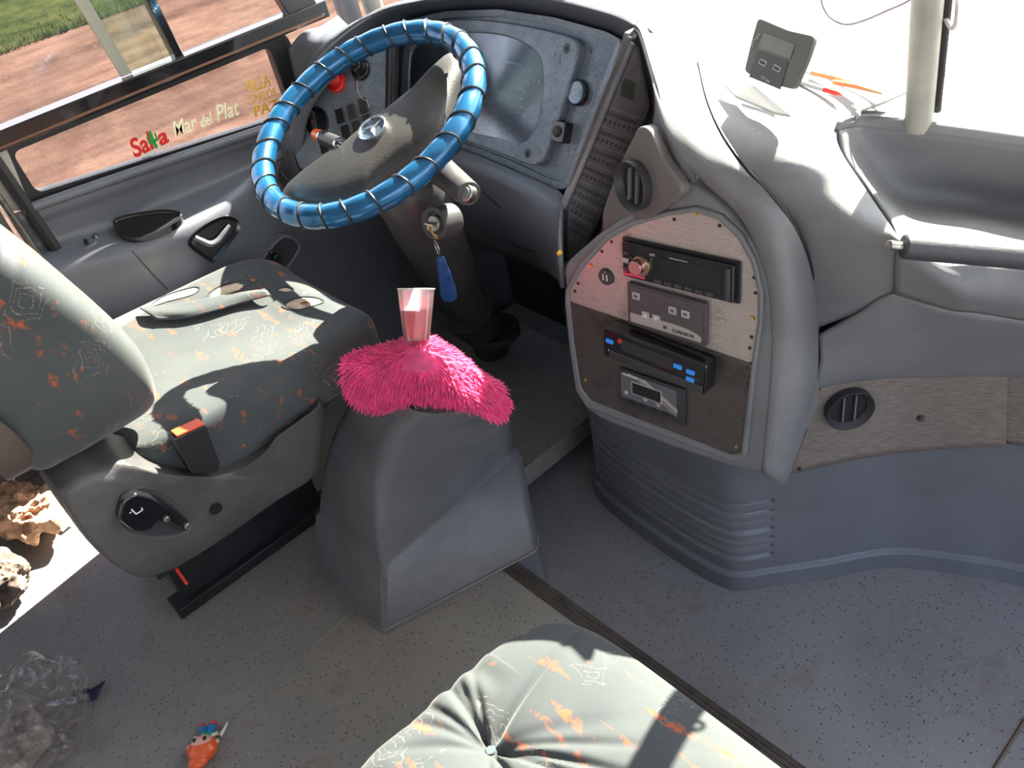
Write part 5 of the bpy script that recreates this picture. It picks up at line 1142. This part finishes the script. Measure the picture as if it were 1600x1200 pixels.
def mk_bag():
    m=bpy.data.materials.new('clear_crinkled_film'); m.use_nodes=True; t=m.node_tree; t.nodes.clear(); o=t.nodes.new('ShaderNodeOutputMaterial')
    tr=t.nodes.new('ShaderNodeBsdfTransparent'); tr.inputs[0].default_value=(.9,.88,.86,1); gl=t.nodes.new('ShaderNodeBsdfGlossy'); gl.inputs['Roughness'].default_value=.18; df=t.nodes.new('ShaderNodeBsdfDiffuse'); df.inputs[0].default_value=(.6,.56,.53,1)
    lw=t.nodes.new('ShaderNodeLayerWeight'); lw.inputs[0].default_value=.35; a=t.nodes.new('ShaderNodeMixShader'); b=t.nodes.new('ShaderNodeMixShader'); a.inputs[0].default_value=.45
    t.links.new(gl.outputs[0],a.inputs[1]); t.links.new(df.outputs[0],a.inputs[2]); mr=t.nodes.new('ShaderNodeMapRange'); mr.inputs[3].default_value=.04; mr.inputs[4].default_value=.42
    t.links.new(lw.outputs['Facing'],mr.inputs[0]); t.links.new(mr.outputs[0],b.inputs[0]); t.links.new(tr.outputs[0],b.inputs[1]); t.links.new(a.outputs[0],b.inputs[2]); t.links.new(b.outputs[0],o.inputs[0]); return m
BAG=mk_bag()
adopt(bg_,link('bag_film',blob(q,.125,.115,.08,.34,1.9,7.7,nu=110,nv=80,e=.9),BAG))
q2=Zp(40,1150,.05); adopt(bg_,link('bag_contents',blob(q2,.060,.05,.035,.25,2,2.2),mat('bag_contents',(.10,.075,.06),.8,var=.7,vscale=14,col2=(.40,.35,.32))))
ns=[Zp(112,1085,.02),Zp(130,1075,.012),Zp(143,1076,.006),Zp(165,1062,.025),Zp(150,1090,.012),Zp(133,1102,.004),Zp(118,1096,.004)]
bm=B(); add_poly(bm,ns,(0,0,1),.003); tag(link('wrapper_scrap',bm,mat('navy_foil',(.02,.02,.05),.3),bev=.001),'dark navy wrapper scrap beside the plastic bag','wrapper')
# toy doll lying on its back
dc=Zp(316,1168,.022); toy=thing('toy_doll','small orange-haired toy doll in blue trousers lying on the floor','toy',(dc.x,dc.y,0))
up_=(Zp(322,1128,0)-Zp(314,1180,0)).normalized(); rt_=up_.cross(V((0,0,1)))*1
def tp2(a,b,z): return V((dc.x,dc.y,0))+rt_*a+up_*b+V((0,0,z))
def ball(c,sx,sy,sz,n=24):
    def f(p): return c+rt_*p.x+up_*p.y+V((0,0,p.z))
    return sq_mesh(superq(sx,sy,sz,1,1,n,n),f)
def tyy(nm,bm,m): return adopt(toy,link(nm,bm,m))
HAIR=mat('orange_toy_hair',(.85,.13,.03),.35,coat=.3); SKIN=mat('toy_skin',(.75,.42,.32),.4)
hair=tyy('hair',ball(tp2(0,-.002,.019),.030,.026,.019),HAIR)
bm=ball(tp2(-.006,-.026,.018),.020,.014,.012); tyy('fringe',bm,HAIR)
tyy('face',ball(tp2(.0,.006,.026),.022,.017,.0145),SKIN)
for s in(-1,1): tyy('eye',ball(tp2(s*.010,.008,.0385),.0042,.0048,.003,12),BLK); tyy('ear',ball(tp2(s*.028,.008,.02),.005,.006,.005,12),SKIN)
tyy('mouth',ball(tp2(0,.015,.0385),.004,.0012,.0015,10),REDP)
tyy('shirt',ball(tp2(0,.027,.014),.013,.010,.010,18),mat('toy_green',(.03,.35,.10),.4))
bm=B(); 
for s in(-1,1): tube(bm,[tp2(s*.004,.030,.013),tp2(s*.008,.042,.012),tp2(s*.010,.050,.011)],[.009,.0075,.007],12)
tyy('trousers',bm,mat('toy_blue',(.02,.22,.55),.4))
for s in(-1,1):
    tyy('shoe',ball(tp2(s*.011,.055,.011),.006,.005,.008,14),REDP); bm=B(); tube(bm,[tp2(s*.012,.026,.014),tp2(s*.024,.030,.013)],[.005,.004],10); tyy('arm',bm,WHT)
bm=B(); tube(bm,[tp2(.030,.022,.014),tp2(.036,.036,.013),tp2(.040,.050,.012)],[.004,.003,.0018],10); tyy('white_stick',bm,WHT)
